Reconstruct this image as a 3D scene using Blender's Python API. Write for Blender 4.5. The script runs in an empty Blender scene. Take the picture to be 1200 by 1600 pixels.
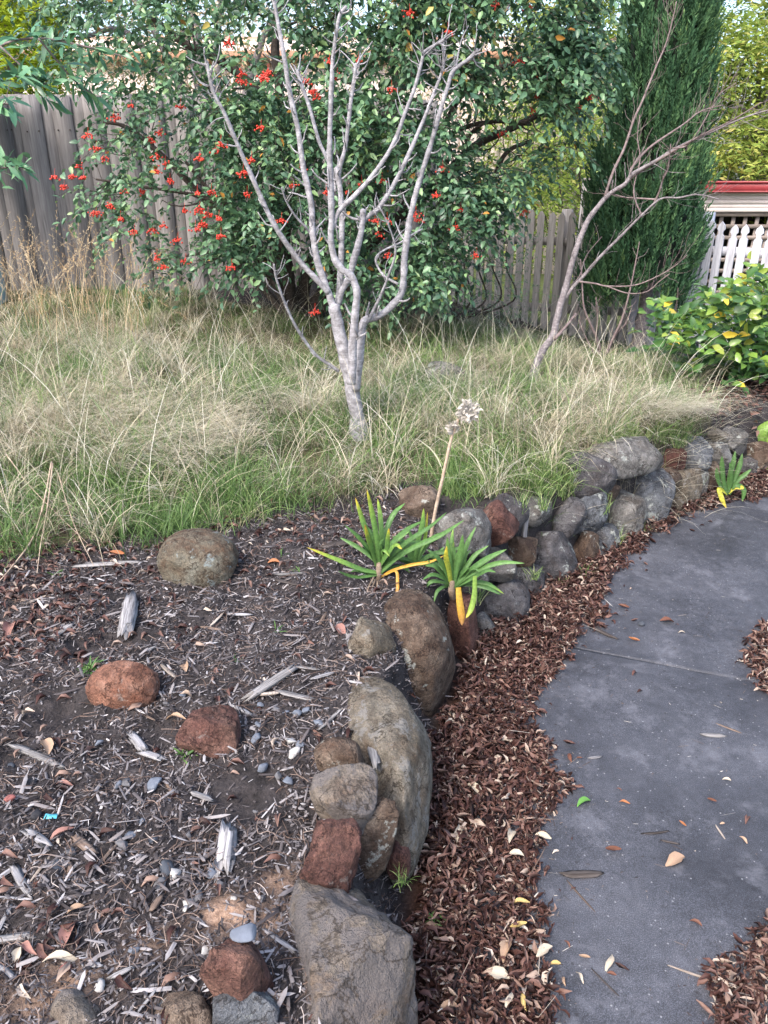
import bpy, bmesh, math, random
import numpy as np
from mathutils import Vector, Matrix, Euler

S = bpy.context.scene
COL = S.collection
random.seed(7)
RN = np.random.default_rng(11)
PI = math.pi

# ---------------------------------------------------------------- camera, sky, sun, exposure
CAM_H = 1.6
PITCH = math.radians(23.8)
FPX = 1202.0                       # focal length in photograph pixels (1200 x 1600)
cam_d = bpy.data.cameras.new("camera")
cam_d.sensor_fit = 'VERTICAL'
cam_d.sensor_height = 32.0
cam_d.sensor_width = 24.0
cam_d.lens = 32.0 * FPX / 1600.0
cam_d.clip_start = 0.05
cam_d.clip_end = 500
cam = bpy.data.objects.new("camera", cam_d)
COL.objects.link(cam)
cam.location = (0, 0, CAM_H)
cam.rotation_euler = (PI / 2 - PITCH, 0, 0)
S.camera = cam

SUN_EL, SUN_AZ = math.radians(48), math.radians(215)     # azimuth clockwise from +Y
world = bpy.data.worlds.new("World")
S.world = world
world.use_nodes = True
wn = world.node_tree
for n in list(wn.nodes):
    wn.nodes.remove(n)
w_out = wn.nodes.new('ShaderNodeOutputWorld')
w_bg = wn.nodes.new('ShaderNodeBackground')
w_sky = wn.nodes.new('ShaderNodeTexSky')
w_sky.sky_type = 'NISHITA'
w_sky.sun_disc = False
w_sky.sun_elevation = SUN_EL
w_sky.sun_rotation = SUN_AZ
w_sky.air_density = 1.0
w_sky.dust_density = 3.5
w_sky.ozone_density = 1.0
w_bg.inputs['Strength'].default_value = 0.15
wn.links.new(w_sky.outputs[0], w_bg.inputs['Color'])
wn.links.new(w_bg.outputs[0], w_out.inputs['Surface'])

sun_d = bpy.data.lights.new("sun", 'SUN')
sun_d.energy = 0.9
sun_d.angle = math.radians(14)
sun_d.color = (1.0, 0.97, 0.94)
sun = bpy.data.objects.new("sun", sun_d)
COL.objects.link(sun)
sdir = Vector((math.sin(SUN_AZ) * math.cos(SUN_EL), math.cos(SUN_AZ) * math.cos(SUN_EL), math.sin(SUN_EL)))
sun.rotation_euler = sdir.to_track_quat('Z', 'Y').to_euler()
sun.location = sdir * 30

S.view_settings.view_transform = 'Standard'
S.view_settings.look = 'None'
S.view_settings.gamma = 1.0
S.view_settings.use_curve_mapping = False
S.view_settings.exposure = 1.85
try:
    S.cycles.max_bounces = 6
    S.cycles.diffuse_bounces = 3
    S.cycles.transparent_max_bounces = 4
except Exception:
    pass

# ---------------------------------------------------------------- pixels -> points
CP, SP = math.cos(PITCH), math.sin(PITCH)

def ray(px, py):
    a, b = (px - 600) / FPX, (800 - py) / FPX
    return np.array([a, CP + b * SP, -SP + b * CP])

def PZ(px, py, z=0.0):
    d = ray(px, py)
    t = (z - CAM_H) / d[2]
    return np.array([0, 0, CAM_H]) + d * t

def PY(px, py, y):
    d = ray(px, py)
    return np.array([0, 0, CAM_H]) + d * (y / d[1])

def axis_depth(p):
    return p[1] * CP - (p[2] - CAM_H) * SP

# ---------------------------------------------------------------- noise
def _hash(ix, iy, iz, seed):
    h = (ix * 374761393 + iy * 668265263 + iz * 1442695041 + seed * 1274126177) & 0xffffffff
    h = ((h ^ (h >> 13)) * 1274126177) & 0xffffffff
    h = h ^ (h >> 16)
    return h / 4294967295.0

def vnoise(P, seed=0):
    P = np.asarray(P, float)
    i = np.floor(P).astype(np.int64)
    f = P - i
    u = f * f * (3 - 2 * f)
    r = 0
    for dx in (0, 1):
        for dy in (0, 1):
            for dz in (0, 1):
                w = (u[:, 0] if dx else 1 - u[:, 0]) * (u[:, 1] if dy else 1 - u[:, 1]) * (u[:, 2] if dz else 1 - u[:, 2])
                r = r + w * _hash(i[:, 0] + dx, i[:, 1] + dy, i[:, 2] + dz, seed)
    return r * 2 - 1

def fbm(P, seed=0, octs=3, gain=0.5):
    P = np.asarray(P, float)
    r, a = 0, 1.0
    for o in range(octs):
        r = r + a * vnoise(P * (2.03 ** o) + 17.3 * o, seed + o)
        a *= gain
    return r

def n2(x, y, sc, seed=0, octs=2):
    x = np.atleast_1d(x); y = np.atleast_1d(y)
    return fbm(np.stack([x * sc, y * sc, np.zeros_like(x, float)], 1), seed, octs)

def sstep(x, a, b):
    t = np.clip((x - a) / (b - a), 0, 1)
    return t * t * (3 - 2 * t)

# ---------------------------------------------------------------- the edge of the raised bed, seen from above
EDGE_PX = [(652, 1600), (656, 1395), (672, 1260), (700, 1130), (722, 1070), (752, 1012), (800, 975), (850, 918),
           (930, 878), (990, 842), (1065, 803), (1120, 780), (1180, 752), (1240, 735)]
_e = [PZ(a, b, 0)[:2] for a, b in EDGE_PX]
EDGE = np.array([(_e[0][0] - 0.05, -6.0), (_e[0][0] - 0.01, 0.5)] + _e + [(4.5, 4.9), (9.0, 6.4), (40, 9.0)])

def sdist(x, y):
    """signed distance to the edge of the bed; positive inside the bed"""
    x = np.atleast_1d(np.asarray(x, float)); y = np.atleast_1d(np.asarray(y, float))
    best = np.full(x.shape, 1e9); sg = np.ones(x.shape)
    for k in range(len(EDGE) - 1):
        ax, ay = EDGE[k]; bx, by = EDGE[k + 1]
        dx, dy = bx - ax, by - ay
        t = np.clip(((x - ax) * dx + (y - ay) * dy) / (dx * dx + dy * dy), 0, 1)
        ex, ey = x - (ax + t * dx), y - (ay + t * dy)
        d = np.hypot(ex, ey)
        c = dx * (y - ay) - dy * (x - ax)
        m = d < best - 1e-9
        best = np.where(m, d, best); sg = np.where(m, np.where(c > 0, 1, -1), sg)
    return best * sg

def height(x, y):
    x = np.atleast_1d(np.asarray(x, float)); y = np.atleast_1d(np.asarray(y, float))
    sd = sdist(x, y)
    zb = 0.31 + 0.17 * sstep(y, 2.2, 3.8) + 0.14 * sstep(y, 3.8, 7.0) * sstep(-x, -1.0, 1.5) \
        - 0.24 * sstep(y, 4.3, 6.8) * sstep(x, 0.2, 1.8) - 0.10 * sstep(x, 1.0, 2.3) * sstep(y, 3.0, 3.6)
    zb = zb + 0.02 * n2(x, y, 2.2, 3) + 0.008 * n2(x, y, 11, 4) + 0.004 * n2(x, y, 40, 8)
    # a low hump of soil under the long grass on the left
    zb = zb + 0.10 * np.exp(-(((x + 1.25) / 0.5) ** 2 + ((y - 4.15) / 0.45) ** 2))
    zo = 0.0 + 0.004 * n2(x, y, 9, 5)
    # little bank of litter against the rocks
    zo = zo + 0.012 * np.exp(-((sd + 0.03) / 0.06) ** 2)
    k = sstep(sd, 0.05, 0.17)
    # the next bed on the far side fades back to flat ground far away
    far = sstep(np.hypot(x, y), 16, 30)
    return (zb * k + zo * (1 - k)) * (1 - far) + 0.1 * far

def H1(x, y):
    return float(height(x, y)[0])

def G(px, py):
    """first point of the ground met by the ray through a photograph pixel"""
    d = ray(px, py)
    t = np.arange(0.6, 14, 0.01)
    P = np.array([0, 0, CAM_H]) + t[:, None] * d
    below = P[:, 2] < height(P[:, 0], P[:, 1])
    k = int(np.argmax(below)) if below.any() else len(t) - 1
    p = P[k].copy()
    p[2] = H1(p[0], p[1])
    return p

# ---------------------------------------------------------------- materials
class NB:
    def __init__(s, name):
        s.m = bpy.data.materials.new(name); s.m.use_nodes = True
        s.t = s.m.node_tree
        for n in list(s.t.nodes): s.t.nodes.remove(n)
        s.out = s.n('ShaderNodeOutputMaterial')
    def n(s, kind, **kw):
        nd = s.t.nodes.new(kind)
        for k, v in kw.items():
            if k in nd.inputs and not hasattr(nd, k): nd.inputs[k].default_value = v
            else: setattr(nd, k, v)
        return nd
    def l(s, a, b): s.t.links.new(a, b)
    def coord(s, kind='Object'):
        return s.n('ShaderNodeTexCoord').outputs[kind]
    def noise(s, vec, scale, detail=4, rough=0.55, dist=0.0):
        nd = s.n('ShaderNodeTexNoise')
        nd.inputs['Scale'].default_value = scale; nd.inputs['Detail'].default_value = detail
        nd.inputs['Roughness'].default_value = rough; nd.inputs['Distortion'].default_value = dist
        s.l(vec, nd.inputs['Vector']); return nd.outputs['Fac']
    def ramp(s, fac, stops, interp='LINEAR'):
        nd = s.n('ShaderNodeValToRGB'); e = nd.color_ramp.elements
        nd.color_ramp.interpolation = interp
        while len(e) < len(stops): e.new(0.5)
        for el, (p, c) in zip(e, stops):
            el.position = p
            el.color = (c[0], c[1], c[2], 1) if not isinstance(c, (int, float)) else (c, c, c, 1)
        s.l(fac, nd.inputs['Fac']); return nd.outputs['Color']
    def mix(s, fac, a, b, mode='MIX'):
        nd = s.n('ShaderNodeMixRGB', blend_type=mode)
        for sock, v in ((nd.inputs[0], fac), (nd.inputs[1], a), (nd.inputs[2], b)):
            if isinstance(v, (int, float)): sock.default_value = v
            elif isinstance(v, tuple): sock.default_value = (v[0], v[1], v[2], 1)
            else: s.l(v, sock)
        return nd.outputs[0]
    def mapping(s, vec, scale=(1, 1, 1), rot=(0, 0, 0)):
        nd = s.n('ShaderNodeMapping'); nd.inputs['Scale'].default_value = scale; nd.inputs['Rotation'].default_value = rot
        s.l(vec, nd.inputs['Vector']); return nd.outputs[0]
    def bump(s, h, strength=0.4, dist=0.01, nrm=None):
        nd = s.n('ShaderNodeBump'); nd.inputs['Strength'].default_value = strength; nd.inputs['Distance'].default_value = dist
        s.l(h, nd.inputs['Height'])
        if nrm is not None: s.l(nrm, nd.inputs['Normal'])
        return nd.outputs[0]
    def finish(s, color, rough=0.8, nrm=None, spec=0.3, trans=0.0, tcol=None):
        b = s.n('ShaderNodeBsdfPrincipled')
        if isinstance(color, tuple): b.inputs['Base Color'].default_value = (*color, 1)
        else: s.l(color, b.inputs['Base Color'])
        if isinstance(rough, (int, float)): b.inputs['Roughness'].default_value = rough
        else: s.l(rough, b.inputs['Roughness'])
        b.inputs['Specular IOR Level'].default_value = spec
        if nrm is not None: s.l(nrm, b.inputs['Normal'])
        o = b.outputs[0]
        if trans > 0:
            tr = s.n('ShaderNodeBsdfTranslucent')
            c = tcol if tcol is not None else color
            if isinstance(c, tuple): tr.inputs['Color'].default_value = (*c, 1)
            else: s.l(c, tr.inputs['Color'])
            mx = s.n('ShaderNodeMixShader'); mx.inputs[0].default_value = trans
            s.l(o, mx.inputs[1]); s.l(tr.outputs[0], mx.inputs[2]); o = mx.outputs[0]
        s.l(o, s.out.inputs['Surface'])
        return s.m

def m_varied(name, stops, rough=0.6, trans=0.0, spec=0.25, single=False, bright=None, interp='LINEAR'):
    """colour picked per piece: by the rnd attribute in a mass, by the object's own random number for singles"""
    b = NB(name)
    if single: f = b.n('ShaderNodeObjectInfo').outputs['Random']
    else:
        a = b.n('ShaderNodeAttribute'); a.attribute_name = 'rnd'; f = a.outputs['Fac']
    c = b.ramp(f, stops, interp)
    nz = b.noise(b.coord('Object'), 90, 2)
    c = b.mix(0.35, c, b.ramp(nz, [(0.3, 0.45), (0.7, 1.0)]), 'MULTIPLY')
    return b.finish(c, rough, None, spec, trans)

def m_rock(name, c1, c2, c3, lichen=(0.42, 0.44, 0.40), lich=0.25, sc=1.0, spots=0.5):
    b = NB(name)
    o = b.coord('Object')
    oi = b.n('ShaderNodeObjectInfo').outputs['Random']
    add = b.n('ShaderNodeVectorMath', operation='ADD')
    cmb = b.n('ShaderNodeCombineXYZ'); 
    mm = b.n('ShaderNodeMath', operation='MULTIPLY'); mm.inputs[1].default_value = 37.0
    b.l(oi, mm.inputs[0]); b.l(mm.outputs[0], cmb.inputs[0]); b.l(mm.outputs[0], cmb.inputs[2])
    b.l(o, add.inputs[0]); b.l(cmb.outputs[0], add.inputs[1]); v = add.outputs[0]
    big = b.noise(v, 6 * sc, 6, 0.65, 1.0)
    c = b.ramp(big, [(0.36, c1), (0.50, c2), (0.64, c3)])
    med = b.noise(v, 28 * sc, 6, 0.7)
    c = b.mix(0.8, c, b.ramp(med, [(0.28, 0.30), (0.5, 0.85), (0.72, 1.35)]), 'MULTIPLY')
    br = b.noise(v, 11 * sc, 5, 0.6, 1.0)
    c = b.mix(b.ramp(br, [(0.5, 0.0), (0.68, 0.55)]), c, (c1[0] * 1.1, c1[1] * 0.85, c1[2] * 0.7))
    fine = b.noise(v, 190 * sc, 3, 0.8)
    c = b.mix(0.6, c, b.ramp(fine, [(0.32, 0.35), (0.52, 0.95), (0.70, 1.6)]), 'MULTIPLY')
    li = b.noise(v, 15 * sc, 7, 0.72, 0.3)
    c = b.mix(b.ramp(li, [(0.62 - lich * 0.25, 0.0), (0.66 - lich * 0.22, 0.7)]), c, lichen)
    cr = b.noise(v, 9 * sc, 5, 0.6, 0.4)
    crk = b.ramp(cr, [(0.485, 0.0), (0.498, 0.85), (0.502, 0.85), (0.515, 0.0)])
    c = b.mix(crk, c, (c1[0] * .35, c1[1] * .32, c1[2] * .3))
    vo = b.n('ShaderNodeTexVoronoi'); vo.inputs['Scale'].default_value = 60 * sc; b.l(v, vo.inputs['Vector'])
    c = b.mix(b.ramp(vo.outputs['Distance'], [(0.05, spots), (0.17, 0.0)]), c, (0.05, 0.045, 0.04))
    h = b.mix(0.5, med, fine)
    n1 = b.bump(h, 1.0, 0.010)
    n1 = b.bump(med, 0.8, 0.02, n1)
    return b.finish(c, 0.88, n1, 0.25)

def m_wood(name, c1, c2, c3, axis='X', sc=1.0, rough=0.85):
    b = NB(name)
    o = b.coord('Object')
    oi = b.n('ShaderNodeObjectInfo').outputs['Random']
    mm = b.n('ShaderNodeMath', operation='MULTIPLY'); mm.inputs[1].default_value = 23.0; b.l(oi, mm.inputs[0])
    cmb = b.n('ShaderNodeCombineXYZ')
    for i in range(3): b.l(mm.outputs[0], cmb.inputs[i])
    add = b.n('ShaderNodeVectorMath', operation='ADD'); b.l(o, add.inputs[0]); b.l(cmb.outputs[0], add.inputs[1])
    s3 = {'X': (4, 60, 60), 'Y': (60, 4, 60), 'Z': (60, 60, 3)}[axis]
    g = b.noise(b.mapping(add.outputs[0], tuple(q * sc for q in s3)), 1.0, 5, 0.65, 0.5)
    c = b.ramp(g, [(0.32, c1), (0.5, c2), (0.68, c3)])
    st = b.noise(b.mapping(add.outputs[0], {'X': (1.2, 10, 10), 'Y': (10, 1.2, 10), 'Z': (10, 10, 1.2)}[axis]), 1.0 * sc, 5, 0.65)
    c = b.mix(0.55, c, b.ramp(st, [(0.3, 0.55), (0.65, 1.1)]), 'MULTIPLY')
    tone = b.ramp(oi, [(0.0, 0.72), (1.0, 1.12)])
    c = b.mix(0.8, c, tone, 'MULTIPLY')
    return b.finish(c, rough, b.bump(g, 0.5, 0.002), 0.2)

def m_bark(name, c1, c2, c3, rings=0.6, sc=1.0):
    b = NB(name)
    o = b.coord('Object')
    g = b.noise(o, 45 * sc, 6, 0.7)
    c = b.ramp(g, [(0.3, c1), (0.5, c2), (0.7, c3)])
    r = b.noise(b.mapping(o, (14 * sc, 14 * sc, 150 * sc)), 1.0, 4, 0.6, 0.3)
    c = b.mix(rings, c, b.ramp(r, [(0.3, 0.55), (0.6, 1.05)]), 'MULTIPLY')
    big = b.noise(o, 7 * sc, 3, 0.5)
    c = b.mix(0.6, c, b.ramp(big, [(0.35, 0.55), (0.6, 1.05)]), 'MULTIPLY')
    return b.finish(c, 0.8, b.bump(b.mix(0.6, g, r), 0.6, 0.004), 0.25)

def m_plain(name, col, rough=0.7, sc=20, var=0.3, bump=0.2, spec=0.3):
    b = NB(name)
    o = b.coord('Object')
    g = b.noise(o, sc, 5, 0.6)
    c = b.mix(1.0, col, b.ramp(g, [(0.3, 1 - var), (0.7, 1 + var * 0.4)]), 'MULTIPLY')
    return b.finish(c, rough, b.bump(g, bump, 0.003), spec)

# ---------------------------------------------------------------- mesh building
def mesh(name, V, quads=None, tris=None, mat=None, rnd=None, smooth=True, extra=None):
    me = bpy.data.meshes.new(name)
    V = np.ascontiguousarray(V, dtype=np.float32)
    loops, starts, totals = [], [], []
    pos = 0
    for F, k in ((quads, 4), (tris, 3)):
        if F is None or len(F) == 0: continue
        F = np.ascontiguousarray(F, dtype=np.int32)
        loops.append(F.ravel())
        starts.append(pos + np.arange(len(F), dtype=np.int32) * k)
        totals.append(np.full(len(F), k, np.int32))
        pos += F.size
    L = np.concatenate(loops); St = np.concatenate(starts)
    me.vertices.add(len(V)); me.vertices.foreach_set('co', V.ravel())
    me.loops.add(len(L)); me.loops.foreach_set('vertex_index', L)
    me.polygons.add(len(St)); me.polygons.foreach_set('loop_start', St)
    if smooth: me.polygons.foreach_set('use_smooth', np.ones(len(St), bool))
    for nm, arr in ((('rnd', rnd),) if rnd is not None else ()) + tuple((extra or {}).items()):
        at = me.attributes.new(nm, 'FLOAT', 'POINT'); at.data.foreach_set('value', np.ascontiguousarray(arr, np.float32))
    me.update(calc_edges=True)
    if mat is not None: me.materials.append(mat)
    return me

def link(name, me, parent=None, loc=None, label=None, cat=None, group=None, kind=None):
    o = bpy.data.objects.new(name, me)
    COL.objects.link(o)
    if parent is not None: o.parent = parent
    if loc is not None: o.location = tuple(loc)
    if label: o['label'] = label
    if cat: o['category'] = cat
    if group: o['group'] = group
    if kind: o['kind'] = kind
    return o

def empty(name, loc, label, cat, group=None):
    return link(name, None, None, loc, label, cat, group)

def thing_mesh(name, V, quads, tris, mat, label=None, cat=None, group=None, kind=None, parent=None, base=None, rnd=None, smooth=True, extra=None):
    """mesh given in world coordinates, stored about its own base point"""
    V = np.asarray(V, float)
    off = np.array(parent.location) if parent is not None else np.zeros(3)
    if base is None:
        base = np.array([V[:, 0].mean(), V[:, 1].mean(), V[:, 2].min()])
    me = mesh(name, V - base, quads, tris, mat, rnd, smooth, extra)
    return link(name, me, parent, base - off, label, cat, group, kind)

class Acc:
    """collects pieces of geometry that become one mesh"""
    def __init__(s): s.V = []; s.Q = []; s.T = []; s.R = []; s.n = 0
    def add(s, V, Q=None, T=None, r=0.5):
        V = np.asarray(V, float)
        if Q is not None and len(Q): s.Q.append(np.asarray(Q) + s.n)
        if T is not None and len(T): s.T.append(np.asarray(T) + s.n)
        s.V.append(V); s.R.append(np.full(len(V), r) if np.isscalar(r) else np.asarray(r)); s.n += len(V)
    def data(s):
        return (np.concatenate(s.V), np.concatenate(s.Q) if s.Q else None, np.concatenate(s.T) if s.T else None, np.concatenate(s.R))
    def obj(s, name, mat, smooth=True, **kw):
        V, Q, T, R = s.data()
        return thing_mesh(name, V, Q, T, mat, rnd=R, smooth=smooth, **kw)

BOXQ = np.array([(0, 3, 2, 1), (4, 5, 6, 7), (0, 1, 5, 4), (1, 2, 6, 5), (2, 3, 7, 6), (3, 0, 4, 7)])
def box(c, s, rz=0.0, R=None):
    x, y, z = s[0] / 2, s[1] / 2, s[2] / 2
    V = np.array([(-x, -y, -z), (x, -y, -z), (x, y, -z), (-x, y, -z), (-x, -y, z), (x, -y, z), (x, y, z), (-x, y, z)])
    if R is None and rz:
        R = np.array(Matrix.Rotation(rz, 3, 'Z'))
    if R is not None: V = V @ np.asarray(R).T
    return V + np.asarray(c)

def smooth_line(P, n=6):
    """Catmull-Rom through the points"""
    P = np.asarray(P, float)
    if len(P) < 3:
        return P
    Q = np.vstack([2 * P[0] - P[1], P, 2 * P[-1] - P[-2]])
    out = []
    for k in range(1, len(Q) - 2):
        p0, p1, p2, p3 = Q[k - 1], Q[k], Q[k + 1], Q[k + 2]
        for i in range(n):
            t = i / n
            out.append(0.5 * ((2 * p1) + (-p0 + p2) * t + (2 * p0 - 5 * p1 + 4 * p2 - p3) * t * t + (-p0 + 3 * p1 - 3 * p2 + p3) * t ** 3))
    out.append(Q[-2])
    return np.array(out)

def tube(P, R, sides=8, lump=0.0, seed=0):
    P = np.asarray(P, float); n = len(P)
    R = np.broadcast_to(np.asarray(R, float), (n,)).copy()
    T = np.gradient(P, axis=0); T /= np.linalg.norm(T, axis=1)[:, None] + 1e-9
    u = np.cross(T[0], (0.3, 0.9, 0.2)); u /= np.linalg.norm(u)
    ang = np.arange(sides) * 2 * PI / sides
    V = np.zeros((n, sides, 3))
    for i in range(n):
        u = u - T[i] * np.dot(u, T[i]); u /= np.linalg.norm(u) + 1e-9
        v = np.cross(T[i], u)
        V[i] = P[i] + R[i] * (np.cos(ang)[:, None] * u + np.sin(ang)[:, None] * v)
    V = V.reshape(-1, 3)
    if lump:
        C = np.repeat(P, sides, axis=0)
        k = 1 + lump * fbm(V * 28, seed, 3)
        V = C + (V - C) * k[:, None]
    Q = []
    for i in range(n - 1):
        for j in range(sides):
            a, b = i * sides + j, i * sides + (j + 1) % sides
            Q.append((a, b, b + sides, a + sides))
    V = np.vstack([V, P[0], P[-1] + T[-1] * R[-1] * 0.6])
    Tt = [(len(V) - 2, (j + 1) % sides, j) for j in range(sides)] + [(len(V) - 1, (n - 1) * sides + j, (n - 1) * sides + (j + 1) % sides) for j in range(sides)]
    return V, np.array(Q), np.array(Tt)

def scatter(TV, TT, pos, M, rnd, TQ=None):
    """copies of a template at many places; M is (N,3,3) with scale"""
    N, k = len(pos), len(TV)
    V = np.einsum('nij,kj->nki', M, TV) + pos[:, None, :]
    off = (np.arange(N) * k)[:, None, None]
    T = (np.asarray(TT)[None] + off).reshape(-1, 3) if TT is not None else None
    Q = (np.asarray(TQ)[None] + off).reshape(-1, 4) if TQ is not None else None
    return V.reshape(-1, 3), Q, T, np.repeat(rnd, k)

def rot_basis(xdir, up):
    """(N,3,3) matrices whose columns are x = along, y = side, z = normal"""
    x = xdir / (np.linalg.norm(xdir, axis=1)[:, None] + 1e-9)
    y = np.cross(up, x); y /= np.linalg.norm(y, axis=1)[:, None] + 1e-9
    z = np.cross(x, y)
    return np.stack([x, y, z], axis=2)

# leaf templates: x along, y across, z up.
def leaf_template(w=0.5, fold=0.12, curl=0.15, fat=0.42):
    V = np.array([(0, 0, 0), (fat * 0.8, w / 2, fold), (fat * 0.8, 0, 0.03), (fat * 0.8, -w / 2, fold),
                  (0.76, w * 0.36, fold * 0.6 - curl * 0.4), (0.76, 0, -curl * 0.35), (0.76, -w * 0.36, fold * 0.6 - curl * 0.4), (1, 0, -curl)], float)
    T = np.array([(0, 2, 1), (0, 3, 2), (1, 2, 5), (1, 5, 4), (2, 3, 6), (2, 6, 5), (4, 5, 7), (5, 6, 7)])
    return V, T
LEAF = leaf_template()
LEAFN = leaf_template(0.27, 0.05, 0.12, 0.5)
LEAFC = leaf_template(0.42, 0.20, -0.25, 0.5)

def leaf_curled(w=0.4, cup=0.25, curl=0.3, twist=0.4, seed=0, ns=7, nw=5):
    """finer leaf: cupped across, curled and twisted along, uneven edge"""
    r = np.random.default_rng(seed); V = []
    for i in range(ns):
        s = i / (ns - 1); prof = math.sin(PI * min(1, s * 0.94 + .03)) ** 0.75
        for j in range(nw):
            t = (j / (nw - 1)) * 2 - 1
            y = t * w / 2 * prof * r.uniform(.88, 1.08); z = cup * w * (t * t) * prof - curl * (s - .5) ** 2 * 1.6
            a = twist * (s - .5)
            V.append((s, y * math.cos(a) - z * math.sin(a), y * math.sin(a) + z * math.cos(a)))
    T = []
    for i in range(ns - 1):
        for j in range(nw - 1):
            a = i * nw + j; T += [(a, a + nw, a + nw + 1), (a, a + nw + 1, a + 1)]
    return np.array(V), np.array(T)

_ICO = {}
def ico(level):
    if level not in _ICO:
        bm = bmesh.new(); bmesh.ops.create_icosphere(bm, subdivisions=level, radius=1)
        bm.verts.ensure_lookup_table()
        _ICO[level] = (np.array([v.co[:] for v in bm.verts]), np.array([[v.index for v in f.verts] for f in bm.faces]))
        bm.free()
    return _ICO[level]

# ================================================================ GROUND
def inpoly(x, y, poly):
    x = np.asarray(x, float); y = np.asarray(y, float)
    r = np.zeros(x.shape, bool); n = len(poly)
    for i in range(n):
        ax, ay = poly[i]; bx, by = poly[(i + 1) % n]
        if ay == by: continue
        c = ((ay > y) != (by > y)) & (x < (bx - ax) * (y - ay) / (by - ay) + ax)
        r ^= c
    return r

def to_px0(x, y, z):
    d = y * CP - (z - CAM_H) * SP; d = np.where(d < .05, .05, d)
    return 600 + x / d * FPX, 800 - (y * SP + (z - CAM_H) * CP) / d * FPX
THATCH = [(-1500, 890), (0, 870), (200, 830), (450, 790), (640, 752), (850, 760), (930, 715), (1090, 680), (1120, 640), (1030, 560), (840, 515), (500, 495), (200, 445), (-1500, 435)]

def axis(lo, hi, step, far_lo, far_hi):
    a = list(np.arange(lo, hi, step))
    s, x = step, lo
    left = []
    while x > far_lo:
        s *= 1.22; x -= s; left.append(x)
    s, x = step, a[-1]; right = []
    while x < far_hi:
        s *= 1.22; x += s; right.append(x)
    return np.array(left[::-1] + a + right)

gx = np.concatenate([axis(-1.3, 0.35, 0.014, -60, 0.30), axis(0.35, 2.9, 0.022, 0.351, 60)])
gx = np.unique(np.round(gx, 5)); gx = gx[np.concatenate([[True], np.diff(gx) > 0.004])]
gy = np.concatenate([axis(0.55, 2.6, 0.014, -8, 2.55), axis(2.6, 7.2, 0.04, 2.601, 150)])
gy = np.unique(np.round(gy, 5)); gy = gy[np.concatenate([[True], np.diff(gy) > 0.004])]
GX, GY = np.meshgrid(gx, gy)
fx, fy = GX.ravel(), GY.ravel()
fz = height(fx, fy)
SDG = sdist(fx, fy)
# crumbly soil close to the camera; hollows scraped in the mulch
near = (1 - sstep(fy, 2.6, 3.4)) * sstep(SDG, 0.02, 0.1)
fz = fz + near * (0.010 * fbm(np.stack([fx * 26, fy * 26, fx * 0], 1), 21, 3) + 0.006 * np.abs(vnoise(np.stack([fx * 75, fy * 75, fx * 0], 1), 5)))
for (hx, hy, hr) in ((90, 1110, 0.085), (385, 1240, 0.09), (250, 1150, 0.05), (150, 1010, 0.07)):
    p = G(hx, hy)
    fz = fz - 0.028 * np.exp(-((fx - p[0]) ** 2 + (fy - p[1]) ** 2) / hr ** 2)
FZ = fz.reshape(GX.shape)
nx, ny = len(gx), len(gy)
idx = np.arange(nx * ny).reshape(ny, nx)
quads = np.stack([idx[:-1, :-1].ravel(), idx[:-1, 1:].ravel(), idx[1:, 1:].ravel(), idx[1:, :-1].ravel()], 1)
inside = sstep(SDG, 0.0, 0.06)
sand = np.zeros(len(fx))
for (hx, hy, hr, k) in ((350, 1435, 0.05, 1), (440, 1380, 0.035, .8), (415, 1450, 0.05, .7), (230, 1475, 0.035, .6), (60, 1560, 0.07, .5), (130, 1530, .05, .4)):
    p = G(hx, hy)
    sand += k * np.exp(-((fx - p[0]) ** 2 + ((fy - p[1]) * 1.2) ** 2) / hr ** 2)

b = NB('soil')
o = b.coord('Object')
a1 = b.n('ShaderNodeAttribute'); a1.attribute_name = 'bed'
a2 = b.n('ShaderNodeAttribute'); a2.attribute_name = 'sand'
n1 = b.noise(o, 16, 6, 0.7); n2_ = b.noise(o, 130, 4, 0.75)
dark = b.ramp(n1, [(0.3, (0.020, 0.018, 0.018)), (0.6, (0.052, 0.045, 0.045)), (0.8, (0.098, 0.086, 0.084))])
red = b.ramp(n1, [(0.3, (0.030, 0.015, 0.011)), (0.7, (0.085, 0.045, 0.032))])
c = b.mix(a1.outputs['Fac'], red, dark)
c = b.mix(0.8, c, b.ramp(n2_, [(0.3, 0.4), (0.6, 1.1), (0.75, 1.8)]), 'MULTIPLY')
sn = b.mix(1.0, a2.outputs['Fac'], b.ramp(n1, [(0.3, 0.2), (0.55, 1.2)]), 'MULTIPLY')
c = b.mix(sn, c, b.ramp(n2_, [(0.3, (0.16, 0.095, 0.065)), (0.7, (0.42, 0.29, 0.21))]))
a3 = b.n('ShaderNodeAttribute'); a3.attribute_name = 'lawn'
a4 = b.n('ShaderNodeAttribute'); a4.attribute_name = 'thatch'
c = b.mix(a4.outputs['Fac'], c, b.ramp(n2_, [(0.3, (0.03, 0.028, 0.018)), (0.55, (0.09, 0.085, 0.045)), (0.75, (0.2, 0.17, 0.11))]))
c = b.mix(a3.outputs['Fac'], c, b.ramp(n1, [(0.3, (0.05, 0.075, 0.025)), (0.7, (0.12, 0.14, 0.055))]))
M_SOIL = b.finish(c, 0.95, b.bump(n2_, 0.8, 0.006), 0.15)
me = mesh('ground', np.stack([fx, fy, fz], 1), quads, None, M_SOIL, None, True, {'bed': inside, 'sand': np.clip(sand, 0, 1), 'lawn': np.clip(sstep(fy, 7.6, 8.4) + sstep(np.abs(fx), 5.0, 6.5), 0, 1), 'thatch': inpoly(*to_px0(fx, fy, fz), THATCH).astype(float) * (fy > 2) * (fy < 8)})
link('ground', me, kind='structure')

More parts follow.
